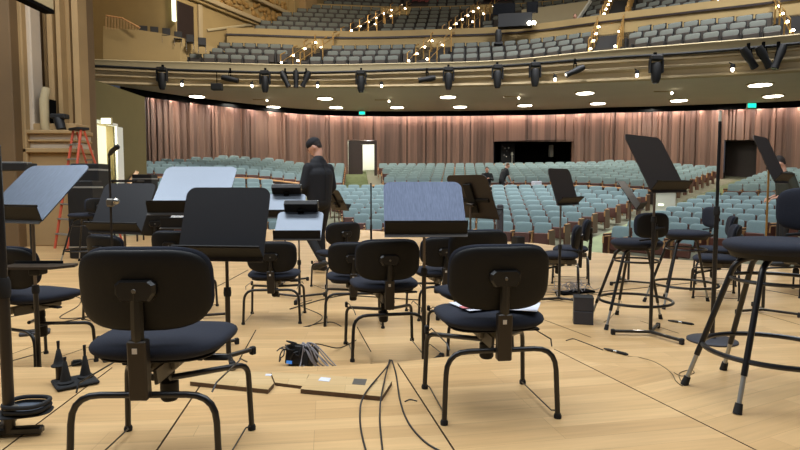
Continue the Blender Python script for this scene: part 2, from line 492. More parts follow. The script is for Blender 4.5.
for d,r0_,r1_ in ((AIS[0],17,28),(FRONT_L,7,17.5),(AIS[1]+.6,7,28)): struct(aisle(d,r0_,r1_).build('aisle_carpet',M['carpet'],smooth=False))
for (d0,d1,h,nm) in ((-44,-6.5,.5,'l'),(-2.6,39.6,.50,'c'),(43.8,66,.12,'r')):
    n=14; dd=[d0+(d1-d0)*i/n for i in range(n+1)]; zf=0; zq=lambda q:zrow(17.6,q)
    struct(strip([[polar(17.6,q,zq(q)-.3) for q in dd],[polar(17.6,q,zq(q)+h) for q in dd],[polar(17.75,q,zq(q)+h) for q in dd],[polar(17.75,q,zq(q)-.3) for q in dd]]).build('partition',M['darkwd'],smooth=False))
    struct(MB().tube([polar(17.66,q,zq(q)+h+.02) for q in dd],.05,6).build('trim_6',M['goldp']))

# --- upper left walls
def wl(k, z): return Vector((-10.1+AX.x*k, 25.3+AX.y*k, z))     # wall along the balcony seats
struct(strip([[wl(.7,6.4),wl(24,9)],[wl(.7,22),wl(24,22)]]).build('wall_left',M['creamd'],smooth=False))
a=wl(-.2,5)
struct(strip([[Vector((-14.5,14,6.0)),Vector((-14.5,26.9,6.0)),wl(.7,6.0)],[Vector((-14.5,14,20)),Vector((-14.5,26.9,20)),wl(.7,20)]]).build('wall_left',M['creamd'],smooth=False))
def wbox(k0,k1,z0,z1,t,m,name):
    c=(wl((k0+k1)/2,(z0+z1)/2)); n=Vector((AX.y,-AX.x,0))
    L=(k1-k0); R=RZ(atan2(AX.y,AX.x))
    return struct(MB().box(c+n*t/2,(L,t,z1-z0),R,bev=.03).build(name,m,smooth=False))
wbox(.5,14,E+8.5,E+8.72,.25,M['moldin'],'trim_7'); wbox(.5,14,E+8.35,E+8.5,.14,M['creamd'],'trim_7')
wbox(3,16,E+9.6,E+9.8,.22,M['moldin'],'trim_7')
wbox(.75,1.75,E+5,E+8.1,.05,M['darkwd'],'door_3')
wbox(.45,.65,E+7.15,E+8.9,.1,M['exitw'],'door_light')
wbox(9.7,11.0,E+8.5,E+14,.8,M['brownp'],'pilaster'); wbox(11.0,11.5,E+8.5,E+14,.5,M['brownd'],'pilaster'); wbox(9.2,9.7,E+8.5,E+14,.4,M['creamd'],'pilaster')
wbox(2.0,2.25,E+6,E+8.3,.12,M['moldin'],'pilaster')
# carved relief panels between the mouldings
for (k0,k1,z0,z1) in ((3.6,6.6,E+8.8,E+9.55),(5.5,9.0,E+9.85,E+11.2),(6.8,9.0,E+8.8,E+9.55)):
    mb=MB(); R=RZ(atan2(AX.y,AX.x)); n=Vector((AX.y,-AX.x,0))
    for i in range(46):
        kk=random.uniform(k0,k1); zz=random.uniform(z0,z1); r=random.uniform(.06,.2)
        mb.ball(wl(kk,zz)+n*.03,(r,.1,r*random.uniform(.5,1.3)),8,R)
    struct(mb.build('carved_relief',M['gilt']))
# sloping stair rail moulding
A=wl(2.6,E+7.25); B=wl(6.4,E+8.5); struct(MB().tube([A,B],.07,6).build('trim_8',M['cream']))
# --- lower left wall with its lit doorway
LW=lambda D,z: Vector((-10.0,D,z))
d0,d1=18.0,20.5; zt=at(106,124.5,19.8).z
mbw=MB()
for (a,b,z0,z1) in ((13,d0,0,4.7),(d1,23,0,4.7),(d0,d1,zt,4.7)):
    mbw.box((-10.15,(a+b)/2,(z0+z1)/2),(.3,b-a,z1-z0))
struct(mbw.build('wall_left',M['olive'],smooth=False))
struct(MB().box((-11.6,19.7,zt/2+.3),(.1,4.5,zt+1)).box((-10.9,d0-.35,zt/2+.3),(1.6,.1,zt+1)).box((-10.9,22.2,zt/2+.3),(1.6,.1,zt+1)).box((-10.9,20,zt+.5),(1.6,4.6,.1)).build('corridor_wall',M['doorcr'],smooth=False))
struct(MB().box((-9.98,d0-.06,zt/2),(.1,.12,zt)).box((-9.98,d1+.22,zt/2),(.12,.44,zt)).box((-9.98,(d0+d1)/2,zt+.05),(.1,d1-d0+.2,.1)).build('door_4',M['doorcr'],smooth=False))
# sloping ramp wall
A=at(128,186,20); B=at(139,168,23)
struct(MB().tube([A,B],.09,4).build('trim_9',M['goldp'],smooth=False))
vs=[(A.x,A.y,0),(B.x,B.y,0),(B.x,B.y,B.z),(A.x,A.y,A.z)]; struct(MB().add(vs+[(x-.15,y,z) for x,y,z in vs],[(0,1,2,3),(4,5,6,7),(3,2,6,7),(0,4,7,3)]).build('ramp_wall',M['darkwd'],smooth=False))
# --- proscenium pilasters on the left
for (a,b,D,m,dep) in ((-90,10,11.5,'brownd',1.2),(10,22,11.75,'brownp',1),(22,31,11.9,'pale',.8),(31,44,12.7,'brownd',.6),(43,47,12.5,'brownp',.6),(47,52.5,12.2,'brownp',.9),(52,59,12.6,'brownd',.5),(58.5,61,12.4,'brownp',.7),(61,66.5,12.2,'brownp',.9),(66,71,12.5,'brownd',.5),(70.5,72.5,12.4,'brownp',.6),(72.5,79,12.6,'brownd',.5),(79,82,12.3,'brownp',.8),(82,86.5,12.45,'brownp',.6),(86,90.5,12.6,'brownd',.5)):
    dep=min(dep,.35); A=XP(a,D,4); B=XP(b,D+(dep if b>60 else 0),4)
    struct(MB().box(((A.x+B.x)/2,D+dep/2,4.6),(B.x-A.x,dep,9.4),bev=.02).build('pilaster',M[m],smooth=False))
for (z0,z1,p,m) in ((0,1.9,.10,'brownp'),(1.45,1.53,.16,'brownp'),(1.9,1.99,.2,'brownp'),(1.99,2.12,.07,'pale'),(2.12,2.17,.14,'brownp'),(2.17,2.28,.08,'pale'),(2.28,2.36,.18,'brownp'),(2.36,2.5,.05,'brownp')):
    A=XP(17,11.7,2); B=XP(91,12.5,2)
    struct(MB().box(((A.x+B.x)/2,12.2-p/2,(z0+z1)/2),(B.x-A.x+p,.5+p,z1-z0),bev=.015).build('plinth',M[m],smooth=False))
# hanging cream box at the top left
A=at(50,17,10.6); B=at(-20,-22,8.9); d=(B-A); d.z=0; L=d.length; R=RZ(atan2(d.y,d.x)); c=(A+B)/2
t=thing('hanging_box','cream box with black underside hanging at upper left of stage','box',(c.x,c.y,A.z),atan2(d.y,d.x))
MB().box((0,.0,.33),(L,.16,.44),bev=.015).build('box_body',M['cream'],t,smooth=False); MB().box((0,0,.08),(L-.02,.18,.06)).build('box_base',M['black'],t,smooth=False)
for s in (-1,1): MB().tube([(s*L*.4,0,.6),(s*L*.4,0,5)],.02).build('hanging_rod',M['black'],t)
# side light on the pilaster
c=at(46,111,11.9)
t=thing('reflector_panel','tall cream curved panel fixed on the left pilaster','panel',(c.x,c.y,c.z))
MB().tube([(0,.05,.46),(-.02,-.02,.2),(-.02,-.02,-.3),(0,.03,-.46)],.085,10).build('panel',M['cream'],t)
MB().box((0,.16,0),(.06,.3,.5)).build('bracket',M['black'],t,smooth=False)
c=at(60,120,11.9)
t=thing('moving_spotlight','black spotlight on a bracket beside the tall cream panel, left','light',c)
MB().tube([(-.25,.1,.12),(.05,.0,.10)],.03).build('bracket',M['black'],t); MB().box((.0,0,.07),(.3,.2,.1),bev=.02).build('yoke',M['blackm'],t,smooth=False)
MB().tube([(-.02,-.02,.02),(.06,-.06,-.2)],[.1,.085],12).build('head',M['blackm'],t)

# --- tiers of the balcony
def fx(px,k,dz=0):
    D,zt,zp,zb=fasc(px); p=XP(px,D,zt); return Vector((p.x+AX.x*k,p.y+AX.y*k,zt+dz))
TP=[165+15*i for i in range(50)]
def tier(prof,name,m): return struct(strip([[fx(px,k,dz) for (k,dz) in prof] for px in TP]).build(name,m,smooth=False))
def steps(k0,z0,n,dk,dz):
    q=[(k0,z0-.6)]
    for i in range(n): q+=[(k0+i*dk,z0+i*dz),(k0+(i+1)*dk,z0+i*dz)]
    return q
tier([(.3,-.35)]+steps(.3,-.35,3,.95,.45)+[(3.9,.6),(3.9,1.5)],'balcony_tier',M['seatsh'])
tier([(3.9,.6),(3.9,2.35),(4.1,2.35),(4.1,1.8)],'balcony_wall',M['creamd'])
tier([(3.84,1.98),(3.84,2.06),(3.95,2.06)],'trim_10',M['darkwd'])
tier([(4.1,2.0)]+steps(5.0,2.0,6,.95,.47)+[(10.9,4.6),(10.9,5.0)],'balcony_tier',M['seatsh'])
tier([(10.9,4.6),(10.9,5.45),(11.05,5.45),(11.05,4.9)],'balcony_wall',M['creamd'])
tier([(11.1,5.0)]+steps(11.6,5.1,4,.95,.5)+[(16,7.2)],'balcony_tier',M['seatsh'])
# rose curtain at the very back
mbc=MB(); top=[];bot=[]
for i,px in enumerate([160+3*j for j in range(250)]):
    w=.12*sin(i*1.7); p=fx(px,16+w,0); bot.append(Vector((p.x,p.y,E+11))); top.append(Vector((p.x,p.y,E+19)))
struct(strip([bot,top],mbc).build('wall_curtain',M['curtain'],smooth=True))
# left box parapet with its rail
PB=[(103,26,59),(112,28.2,60),(125,29,60),(140,30,60.5),(160,33,61),(180,37.5,61.5),(200,42,62),(215,47.5,62.3),(228,52.5,62.5)]
def par(px,yt,yb):
    D=fasc(px)[0]+(.5 if px<=180 else .5+(px-180)/48*1.5); a=at(px,yb,D); b=at(px,yt,D)
    return [Vector((a.x,a.y,a.z-.2)),b,b+Vector((-.05,.18,0)),Vector((a.x-.05,a.y+.18,a.z-.2))]
struct(strip([par(*q) for q in PB]).build('box_parapet',M['creamd'],ang=30))
t=thing('parapet_rail','thin brown stair railing above the cream box parapet, far left','railing',at(106,28,24.7))
o0=at(106,28,24.7)
pts=[at(106,15.5,24.7),at(122,18,24.8),at(140,28,24.9)]
MB().tube([p-o0 for p in pts],.035).build('handrail',M['goldp'],t)
mb=MB()
for i in range(12):
    q=i/11; px=106+33*q; y0=15.5+ (2.5*q*2 if q<.5 else 2.5+(q-.5)*20); p=at(px,y0,24.7); b=at(px,29.5,24.7); mb.tube([p-o0,b-o0],.01,4)
mb.build('baluster',M['goldp'],t)
for i,(px,py) in enumerate([(143,29),(154,30),(166,31.5),(178,35),(190,38),(202,41)]):
    c=at(px,py,25.6)
    t=thing('side_chair','loose black chair in the left balcony box, %s from the left'%['first','second','third','fourth','fifth','sixth'][i],'chair',(c.x,c.y,c.z-.52),.3,'loose chairs in the balcony box')
    t.scale=(.72,.72,.72)
    MB().box((0,.18,.72),(.46,.05,.5),bev=.02).build('backrest',M['seatblk'],t,smooth=False); MB().box((0,-.03,.45),(.46,.44,.06),bev=.02).build('seat',M['seatblk'],t,smooth=False)
    for sx in (-1,1):
        for sy in (-.2,.18): MB().tube([(sx*.21,sy,0),(sx*.21,sy,.45 if sy<0 else .75)],.015,6).build('leg',M['chrome'],t)
# --- balcony aisles: steps, brass rails, step bulbs
def balc_aisle(px,k0,z0,n,dk,dz,name,lab,nb):
    a=Vector((AX.x,AX.y,0)); s=Vector((AX.y,-AX.x,0)); b=fx(px,k0,z0)
    mb=MB(); m=n*2
    for i in range(m):
        c=b+a*(i+.5)*dk/2+Vector((0,0,i*dz/2-.1)); mb.box(c,(dk/2,.95,.2),RZ(atan2(AX.y,AX.x)))
    struct(mb.build('aisle_steps',M['seatblk'],smooth=False))
    for sd in (-1,1):
        t=thing('brass_rail','brass handrail with posts, %s side of %s'%('left' if sd<0 else 'right',lab),'railing',b+s*sd*.52)
        prev=None; 
        for i in range(n):
            q=a*(i*dk+.3)+Vector((0,0,i*dz))
            MB().tube([q,q+Vector((0,0,.95)),q+a*.35+Vector((0,0,1.12))],.03,6).build('post',M['gold'],t)
            if sd<0 or i%2==0:
                f=MB().lathe([(.03,0),(.05,.05)],n=8).build('lamp_holder',M['gold'],t); f.location=q+Vector((0,0,.5))+s*sd*-.08-a*.05
                l=MB().ball((0,0,.09),.05,8).build('bulb',M['bulb'],f)
        MB().tube([a*.3+Vector((0,0,.6)),a*(n*dk)+Vector((0,0,.6+n*dz))],.02,6).build('handrail',M['gold'],t)
names={281:'the leftmost lower balcony stair',412:'the middle lower balcony stair',601:'the wide lower balcony stair right of centre',815:'the rightmost lower balcony stair',
       301:'the leftmost upper balcony stair',418:'the middle upper balcony stair',602:'the upper balcony stair right of centre',745:'the rightmost upper balcony stair'}
T1=[281,412,601,815]; T2=[301,418,602,745]
for p_ in T1: balc_aisle(p_,.4,-.35,4,.95,.5,'',names[p_],3)
for p_ in T2: balc_aisle(p_,4.1,1.7,7,.98,.47,'',names[p_],6)
# --- spotlights hung from the pipe
def spot(px,py,kind,lab,tilt=0,sc=1):
    D=fasc(px)[0]-.35; c=at(px,py,D); zt=fasc(px)[2]
    t=thing('moving_spotlight' if kind else 'profile_spotlight',lab,'light',c)
    if kind:
        MB().box((0,0,.36),(.34,.28,.16),bev=.03).build('yoke_base',M['blackm'],t,smooth=False)
        for s in (-1,1): MB().box((s*.19,0,.12),(.05,.14,.42),bev=.015).build('yoke_arm',M['blackm'],t,smooth=False)
        h=MB().tube([(0,0,.22),(0,0,.1),(0,0,-.25),(0,0,-.38)],[.13,.16,.14,.1],14).build('head',M['blackm'],t)
        MB().lathe([(.09,-.4),(.09,-.37)],n=14).build('lens',M['screen'],h)
        MB().box((0,.1,.48),(.08,.08,.14)).build('clamp',M['black'],t,smooth=False)
    else:
        R=RY(tilt)
        h=MB().tube([R@Vector((0,0,.36)),R@Vector((0,0,.15)),R@Vector((0,0,-.15)),R@Vector((0,0,-.36))],[.1,.13,.1,.115],12).build('barrel',M['blackm'],t)
        MB().lathe([(.1,0),(.1,.02)],n=12,R=R,c=R@Vector((0,0,-.37))).build('lens',M['screen'],h)
        MB().tube([R@Vector((-.12,0,0)),(-.05,0,.3),(.05,0,.3),R@Vector((.12,0,0))],.02,6).build('yoke',M['black'],t)
        MB().box((0,.05,.36),(.07,.07,.2)).build('clamp',M['black'],t,smooth=False)
    t.scale=(sc,)*3
O=['first','second','third','fourth','fifth','sixth','seventh','eighth']
for i,(px,py) in enumerate([(162,79),(265,82),(361,82),(448.5,79),(497.5,77),(535,75),(656,70)]):
    spot(px,py,1,'black moving spotlight under the balcony pipe, %s from the left of the upright ones'%O[i],sc=1.1)
for px,py,tl,lab in ((285,79,-.45,'left-leaning spotlight of the trio near the balcony stair'),(296,79,0,'upright middle spotlight of the trio near the balcony stair'),(306,79,.45,'right-leaning spotlight of the trio near the balcony stair'),
    (749,58,-.6,'left spotlight of the trio at far right of the balcony pipe'),(764,57,-.55,'middle spotlight of the trio at far right of the balcony pipe'),(779,57,.35,'right-leaning spotlight at far right of the balcony pipe'),
    (230,79,-1.35,'long spotlight lying nearly level beside a small box light, left balcony pipe'),(427,79,1.4,'spotlight lying nearly level just left of an upright one, centre of the pipe'),(575,71,1.15,'spotlight tilted level on the pipe right of centre')):
    spot(px,py,0,'black '+lab,tl,1.0)
c=at(217,87,24.9); t=thing('flood_light','small black box flood light hanging on a rod, left balcony pipe','light',c)
MB().box((0,0,0),(.46,.3,.28),bev=.03).build('housing',M['blackm'],t,smooth=False); MB().tube([(0,0,.1),(0,0,.62)],.02,6).build('rod',M['black'],t)
for i,(px,py) in enumerate([(182,85.5),(252,87),(317.5,87),(381.5,87),(555,80.5),(637,76.5),(732.5,71)]):
    c=at(px,py,fasc(px)[0]-.22)
    t=thing('pendant_bulb','small lit bulb in a black holder under the balcony front, %s from left'%O[i],'light',c,0,'bulbs along the balcony front')
    MB().lathe([(.03,.22),(.07,.2),(.08,.08)],n=10).build('holder',M['blackm'],t); MB().ball((0,0,.05),(.05,.05,.075),10).build('bulb',M['bulb'],t)
    MB().tube([(0,.0,.2),(0,.2,.3)],.02,6).build('arm',M['black'],t)
def soffpt(px,py):
    D,zt,zp,zb=fasc(px); Dw,Dv,zv=wallc(px); s=(at(px,py,1).z-E)
    D0=D+.2; z0=zb-E; z1=zv+.30-E
    t=(s*D0-z0)/((z1-z0)-s*(Dv-D0)); t=min(max(t,.03),.97)
    return XP(px,D0+t*(Dv-D0),E+z0+t*(z1-z0))
LAMPS=[(197,95.5),(273.5,106),(325,97.5),(336,106.5),(397,106.5),(448,96),(460,106),(525,104.5),(585,92),(598,102.5),(679,99.5),(760,83.5),(773,95)]
ORD=['first','second','third','fourth','fifth','sixth','seventh','eighth','ninth','tenth','eleventh','twelfth','thirteenth']
for i,(px,py) in enumerate(LAMPS):
    c=soffpt(px,py)
    t=thing('recessed_downlight','round lit downlight in the soffit under the balcony, %s from the left'%ORD[i],'light',c-Vector((0,0,.05)),0,'downlights under the balcony')
    MB().lathe([(.44,.05),(.44,.0),(.36,-.01)],n=24).build('rim',M['cream'],t); MB().lathe([(.36,-.02),(.36,.0)],n=24).build('diffuser',M['lamp'],t)
for i,(px,py) in enumerate([(267,97.5),(389,98),(519,94.5),(672,89)]):
    c=soffpt(px,py)
    t=thing('bracket_lamp','tiny lit lamp on a flat arm below the soffit, %s from the left'%O[i],'light',c-Vector((0,0,.1)),0,'bracket lamps below the soffit')
    MB().box((-.35,0,0),(.7,.1,.04)).build('arm',M['moldin'],t,smooth=False); MB().ball((0,0,-.06),.045,10).build('bulb',M['bulb'],t)
def sign(px,py,D,w,h,m,lab):
    c=at(px,py,D); t=thing('exit_sign',lab,'sign',c)
    MB().box((0,0,0),(w,.08,h),bev=.01).build('lit_panel',m,t,smooth=False)
    MB().box((0,.05,0),(w+.06,.06,h+.06)).build('housing',M['cream'],t,smooth=False); return t
sign(362,113,33.9,.32,.16,M['exitg'],'small lit green sign over the left back doorway'); sign(752,105.5,28.4,.38,.2,M['exitg'],'lit green sign above the right back doorway')
t=sign(106,121,19.3,.3,.17,M['exitw'],'lit white sign over the pale doorway on the left wall'); 
# white cabinet at the foot of the right aisle
c=at(665,218,20.3); t=thing('white_cabinet','white waist-high cabinet by the right aisle, behind the stools','cabinet',(c.x,c.y,c.z-.08),-.4)
MB().box((0,0,.5),(.62,.5,1.0),bev=.02).build('body',M['white'],t,smooth=False); MB().box((0,0,1.02),(.68,.56,.05),bev=.01).build('top',M['white'],t,smooth=False); MB().box((-.15,-.26,.55),(.16,.02,.06)).build('handle',M['exitw'],t,smooth=False)
# ================================================================== THE STAGE
ZN, ZM = .23, .06          # near riser, middle riser
def world_poly(name, pts, z0, z1, m, rot=0.0, side=None):
    """slab with its own board direction; origin in the middle of the slab"""
    c = Vector((sum(p[0] for p in pts)/len(pts), sum(p[1] for p in pts)/len(pts), z1))
    Ri = RZ(-rot); n = len(pts)
    loc = [Ri @ Vector((p[0]-c.x, p[1]-c.y, 0)) for p in pts]
    vs = [(p.x,p.y,0) for p in loc]+[(p.x,p.y,z0-z1) for p in loc]
    mb = MB().add(vs, [tuple(range(n))], 0).add(vs, [tuple(range(n,2*n))[::-1]]+[(i,i+n,(i+1)%n+n,(i+1)%n) for i in range(n)], 1 if side else 0)
    o = mb.build(name, [m, side] if side else m, smooth=False); o.location = c; o.rotation_euler.z = rot
    return o
edge = [(-14,-3),(-14,15.0),(-9.7,15.0)]+[tuple(G(*p)[:2]) for p in ((60,238),(150,235),(250,230),(340,228.5),(365,230),(400,233),(430,237),(480,240),(535,243),(565,247),(594,252),(635,256),(670,259),(730,263),(800,267),(900,272))]+[(9,6),(9,-3)]
struct(world_poly('floor', edge, -1.3, 0, M['boards'], radians(6), M['darkwd']))
# middle riser
mid = [tuple(G(*p,ZM)[:2]) for p in ((236,364),(255.5,329.5),(290,327),(356,326.5),(371,362))]; mid=[(mid[0][0],2.9)]+mid+[(mid[-1][0],2.9)]
struct(world_poly('stage_riser', mid, 0, ZM, M['boards'], radians(2), M['ply']))
# near riser, in wedges with open seams
far = [(-330,372),(0,367.3),(100,367),(201,366.6),(330,366.3),(400,362),(443,357),(500,352.5),(556,348.5),(590,362),(640,370),(700,371.5),(735,368.5),(800,361),(900,352)]
farw = [G(a,b,ZN) for a,b in far]
def far_at(seam):
    """where a seam line meets the far edge"""
    (p,q)=seam; d=q-p
    for a,b in zip(farw,farw[1:]):
        e=b-a; den=d.x*e.y-d.y*e.x
        if abs(den)<1e-9: continue
        t=((a.x-p.x)*e.y-(a.y-p.y)*e.x)/den; s=((a.x-p.x)*d.y-(a.y-p.y)*d.x)/den
        if -1e-6<=s<=1+1e-6: return p+d*t
seams=[(G(113,366.9,ZN),G(73,397,ZN)),(G(213,366.5,ZN),G(157,450,ZN)),(G(400,367,ZN),G(454,450,ZN)),(G(580,362,ZN),G(756,450,ZN))]
cuts=[]
for p,q in seams:
    d=(q-p).normalized(); t=far_at((p,q)); b=p+d*((0.2-p.y)/d.y); cuts.append((t,b,d))
L0=farw[0]; R0=farw[-1]
bounds=[(L0,Vector((L0.x,.2,ZN)),None)]+cuts+[(R0,Vector((R0.x,.2,ZN)),None)]
for i in range(len(bounds)-1):
    (ta,ba,da),(tb,bb,db)=bounds[i],bounds[i+1]
    g=.0042
    inner=[w for w in farw if ta.x+.01<w.x<tb.x-.01]
    poly=[Vector((ba.x+g,ba.y,0)),Vector((bb.x-g,bb.y,0)),Vector((tb.x-g,tb.y,0))]+inner[::-1]+[Vector((ta.x+g,ta.y,0))]
    angs=[atan2(-(d.x),-d.y) if False else atan2(d.y,d.x)+pi/2 for d in (da,db) if d is not None]
    rot=sum(angs)/len(angs)
    if i==len(bounds)-2: rot=radians(27)/.8
    struct(world_poly('stage_riser',[(p.x,p.y) for p in poly],0,ZN,M['boards'],rot*.8,M['ply']))
struct(MB().box((0,1.6,ZN-.02),(7,2.6,.02)).build('seam_base',M['black'],smooth=False)) if False else None
# seams scored in the lower floor
def score(p,q,z):
    A=G(*p,z); B=G(*q,z); d=(B-A); n=Vector((-d.y,d.x,0)).normalized()*.004
    struct(MB().add([A-n,A+n,B+n,B-n],[(3,2,1,0)]).build('floor_seam',M['black'],smooth=False)).location.z=.0015
score((544,320),(591,337.5),0); score((256,330),(236.5,365),ZM); score((357,327),(371,352),ZM); score((640,321),(679,333.5),0); score((752,311),(800,325),0); score((12,354),(33,346.5),0); score((60,357),(92,346),0)
# loose boards lying on the near riser
def board(name,label,px,t=.022):
    pts=[G(a,b,ZN+t) for a,b in px]
    o=world_poly(name,[(p.x,p.y) for p in pts],ZN,ZN+t,M['lid'],radians(3),M['ply']); return tag(o,label,'board')
board('floor_board','loose maple board with dark cut edge, left of the gap before the wiring box',[(190,381.5),(268,389.5),(274,383),(268,372),(196,371)])
board('floor_board','narrow maple board set back between two larger loose boards',[(275,382.5),(303,386),(309,374),(271,372.2)],.016)
board('floor_board','loose maple board with a white note and metal plate, near the black cables',[(300.5,389),(382,396.5),(392,381),(310,373.5)])
def flat(name,label,cat,px,z,m,t=.001):
    pts=[G(a,b,z) for a,b in px]; return tag(world_poly(name,[(p.x,p.y) for p in pts],z-t,z,m,0),label,cat)
flat('paper_note','small white paper note on the loose board near the cables','paper',[(318,380.5),(329,381.5),(331,378),(321,377)],ZN+.0235,M['paper'])
flat('metal_plate','small grey metal plate on the loose board beside the white note','plate',[(352,384),(365,385),(367,379),(354,378.5)],ZN+.0235,M['greym'])
flat('paper_note','pale worn label on the left loose board','paper',[(265,375.5),(271,375.8),(272,374),(266,373.7)],ZN+.0235,M['paper'])

# ------------------------------------------------------------------ orchestra chair
def make_chair(label, loc, rz, seat_h=.455, back_top=.745, group='orchestra chairs', detail=True):
    t = thing('orchestra_chair', label, 'chair', loc, rz, group)
    def warp(x,y,z): return (x, y+1.1*x*x*0+0, z)
    # seat cushion: soft waterfall front, a little dished
    def sw(x,y,z): return (x, y, z - .35*max(0,y-.08)**2*2 - .10*(1-abs(x)/.3)*0 + .12*x*x)
    MB().pad(.47,.44,.076,3.4,4,40,T4((0,-.0,seat_h-.036)),sw,taper=.04).build('seat',M['fabric'],t)
    sp=MB().pad(.40,.36,.026,3.6,5,32,T4((0,-.01,seat_h-.066))).build('seat_pan',M['shell'],t)
    # backrest: hard shell towards the camera, cushion ahead of it, both curved round the sitter
    H=.276; zc=back_top-H/2; yb=-.225
    def bw(x,y,z):       # pad plane XY -> stands up in XZ, curved about Z
        return (x*(1-.03*abs(x)/.2), z+1.0*x*x, y)
    T=T4((0,yb,zc),RX(radians(7)))
    sh=MB().pad(.455,H,.034,3.6,7,44,T,bw).build('backrest_shell',M['shell'],t)
    cu=MB().pad(.458,H,.045,3.6,4,44,T4((0,yb+.03,zc+.008),RX(radians(7))),bw).build('backrest_cushion',M['fabric'],t)
    # bracket on the back: bevelled trapezoid
    poly=[(-.047,-.036),(.047,-.036),(.066,-.008),(.066,.02),(.05,.034),(-.05,.034),(-.066,.02),(-.066,-.008)]
    mb=MB(); n=len(poly); zb=zc+.006
    vs=[]
    for k,(s,y) in enumerate(((1.0,-.012),(1.0,-.03),(.86,-.042))): vs+=[(p[0]*s,yb+y,zb+p[1]*s) for p in poly]
    fs=[tuple(range(2*n,3*n))]+[(r*n+i,r*n+(i+1)%n,(r+1)*n+(i+1)%n,(r+1)*n+i) for r in range(2) for i in range(n)]
    br=mb.add(vs,fs).build('bracket',M['gloss'],t,ang=25)
    if detail: MB().lathe([(.008,0),(.006,.004)],c=(0,yb-.042,zb),n=10,R=RX(radians(90))).build('screw',M['greym'],br)
    MB().tube(fillet([(0,yb-.022,zb),(0,yb-.022,seat_h+.04),(0,yb-.012,seat_h-.02)],.05),.021,8).build('back_post',M['gloss'],t)
    slv=MB().box((0,yb-.016,seat_h-.075),(.062,.04,.20),RX(radians(2)),bev=.005).build('post_sleeve',M['sleeve'],t,smooth=False)
    s_=MB().box((-.004,yb-.039,seat_h-.008),(.016,.003,.018)).build('sticker',M['sticker'],slv,smooth=False)
    # underframe
    rl=MB().tube(fillet([(-.25,-.225,.012),(-.238,-.215,.306),(.238,-.215,.306),(.25,-.225,.012)],.095),.0115,10).build('rear_leg_frame',M['tube'],t)
    for s in (-1,1):
        MB().lathe([(.016,0),(.017,.012),(.013,.022)],c=(s*.25,-.225,0),n=12).build('foot',M['rubber'],rl)
        fl=MB().tube(fillet([(s*.252,.215,.012),(s*.243,.205,.278),(s*.03,-.06,.312)],.05),.0115,10).build('front_leg',M['tube'],t)
        MB().lathe([(.016,0),(.017,.012),(.013,.022)],c=(s*.252,.215,0),n=12).build('foot',M['rubber'],fl)
        if detail:
            MB().tube([(s*.252,.205,.02),(s*.236,.18,.022),(s*.236,-.19,.022),(s*.248,-.214,.03)],.0032,6).build('floor_rod',M['tube'],t)
            MB().tube([(s*.225,-.208,.312),(s*.232,-.18,.335),(s*.238,.12,.325),(s*.243,.19,.292)],.0032,6).build('link_rod',M['tube'],t)
            if s<0: MB().box((s*.246,.2,.30),(.02,.03,.04),bev=.004).build('link_clip',M['rubber'],fl,smooth=False)
    mech=MB().box((0,.02,seat_h-.105),(.13,.2,.05),bev=.01).box((-.035,-.1,seat_h-.115),(.012,.2,.05),RY(.1)).box((.035,-.1,seat_h-.115),(.012,.2,.05),RY(-.1)).build('tilt_mechanism',M['greym'],t,smooth=False)
    MB().lathe([(.026,.0),(.033,.01),(.033,.07),(.02,.085),(.02,seat_h-.27)],c=(.0,.01,.205),n=16).build('tension_knob',M['shell'],t)
    if detail:
        lv=MB().tube([(.05,-.03,seat_h-.10),(.16,-.03,seat_h-.10)],.005,6).build('lever',M['tube'],t)
        MB().box((.19,-.03,seat_h-.10),(.09,.035,.012),bev=.004).build('lever_paddle',M['rubber'],lv,smooth=False)
    return t
make_chair('black chair nearest on the left, with big rounded backrest and empty seat',(-.858,2.105,ZN),radians(1),.475,.795)
chB=make_chair('black chair at centre front with white papers on its seat',(.402,2.632,ZN),radians(8),.445,.75)
make_chair('black chair at centre, just left of the tall grey stand post',(-.115,4.07,ZM),radians(11),.52,.81)
make_chair('black chair beyond the wiring box, behind the dark music stand',(-1.16,5.33,0),radians(4),.455,.735)
make_chair('black chair half hidden behind the centre chair, overlapping its left side',(-.42,5.15,0),radians(6),.46,.745)
make_chair('black chair turned left, right of the walking man',(-.76,7.0,0),radians(32),.46,.80)
make_chair('black chair directly behind the front centre chair, its left seat edge showing',(.51,4.25,0),radians(16),.49,.92)
make_chair('black chair right of the grey music stand, farther back and partly covered',(.36,5.5,0),radians(14),.46,.76)
make_chair('black chair at far left under the flat shelf, turned right',(-2.45,3.9,0),radians(-22),.53,.84)
make_chair('black chair peeping over the left shoulder of the nearest chair',(-2.6,5.38,0),radians(-24),.46,.79)
make_chair('black chair with only its backrest top showing behind the dark music stand',(-2.15,5.7,0),radians(-6),.46,.80)
make_chair('black chair behind the two bright stands at left, mostly hidden',(-2.95,7.0,0),radians(20),.46,.92)
make_chair('black chair in profile right of centre, nearer of the pair by the stage edge',(1.86,6.75,0),radians(74),.46,.775)
make_chair('black chair in profile right of centre, farther of the pair by the stage edge',(2.2,7.45,0),radians(74),.46,.80)
make_chair('black chair in profile behind the tall pole at right, nearer of the two there',(3.52,6.45,0),radians(66),.46,.80)
make_chair('black chair in profile behind the tall pole at right, farther of the two there',(4.0,7.35,0),radians(66),.46,.85)
make_chair('black chair at far right behind the near stool, low under its seat',(4.55,6.6,0),radians(20),.46,.60)

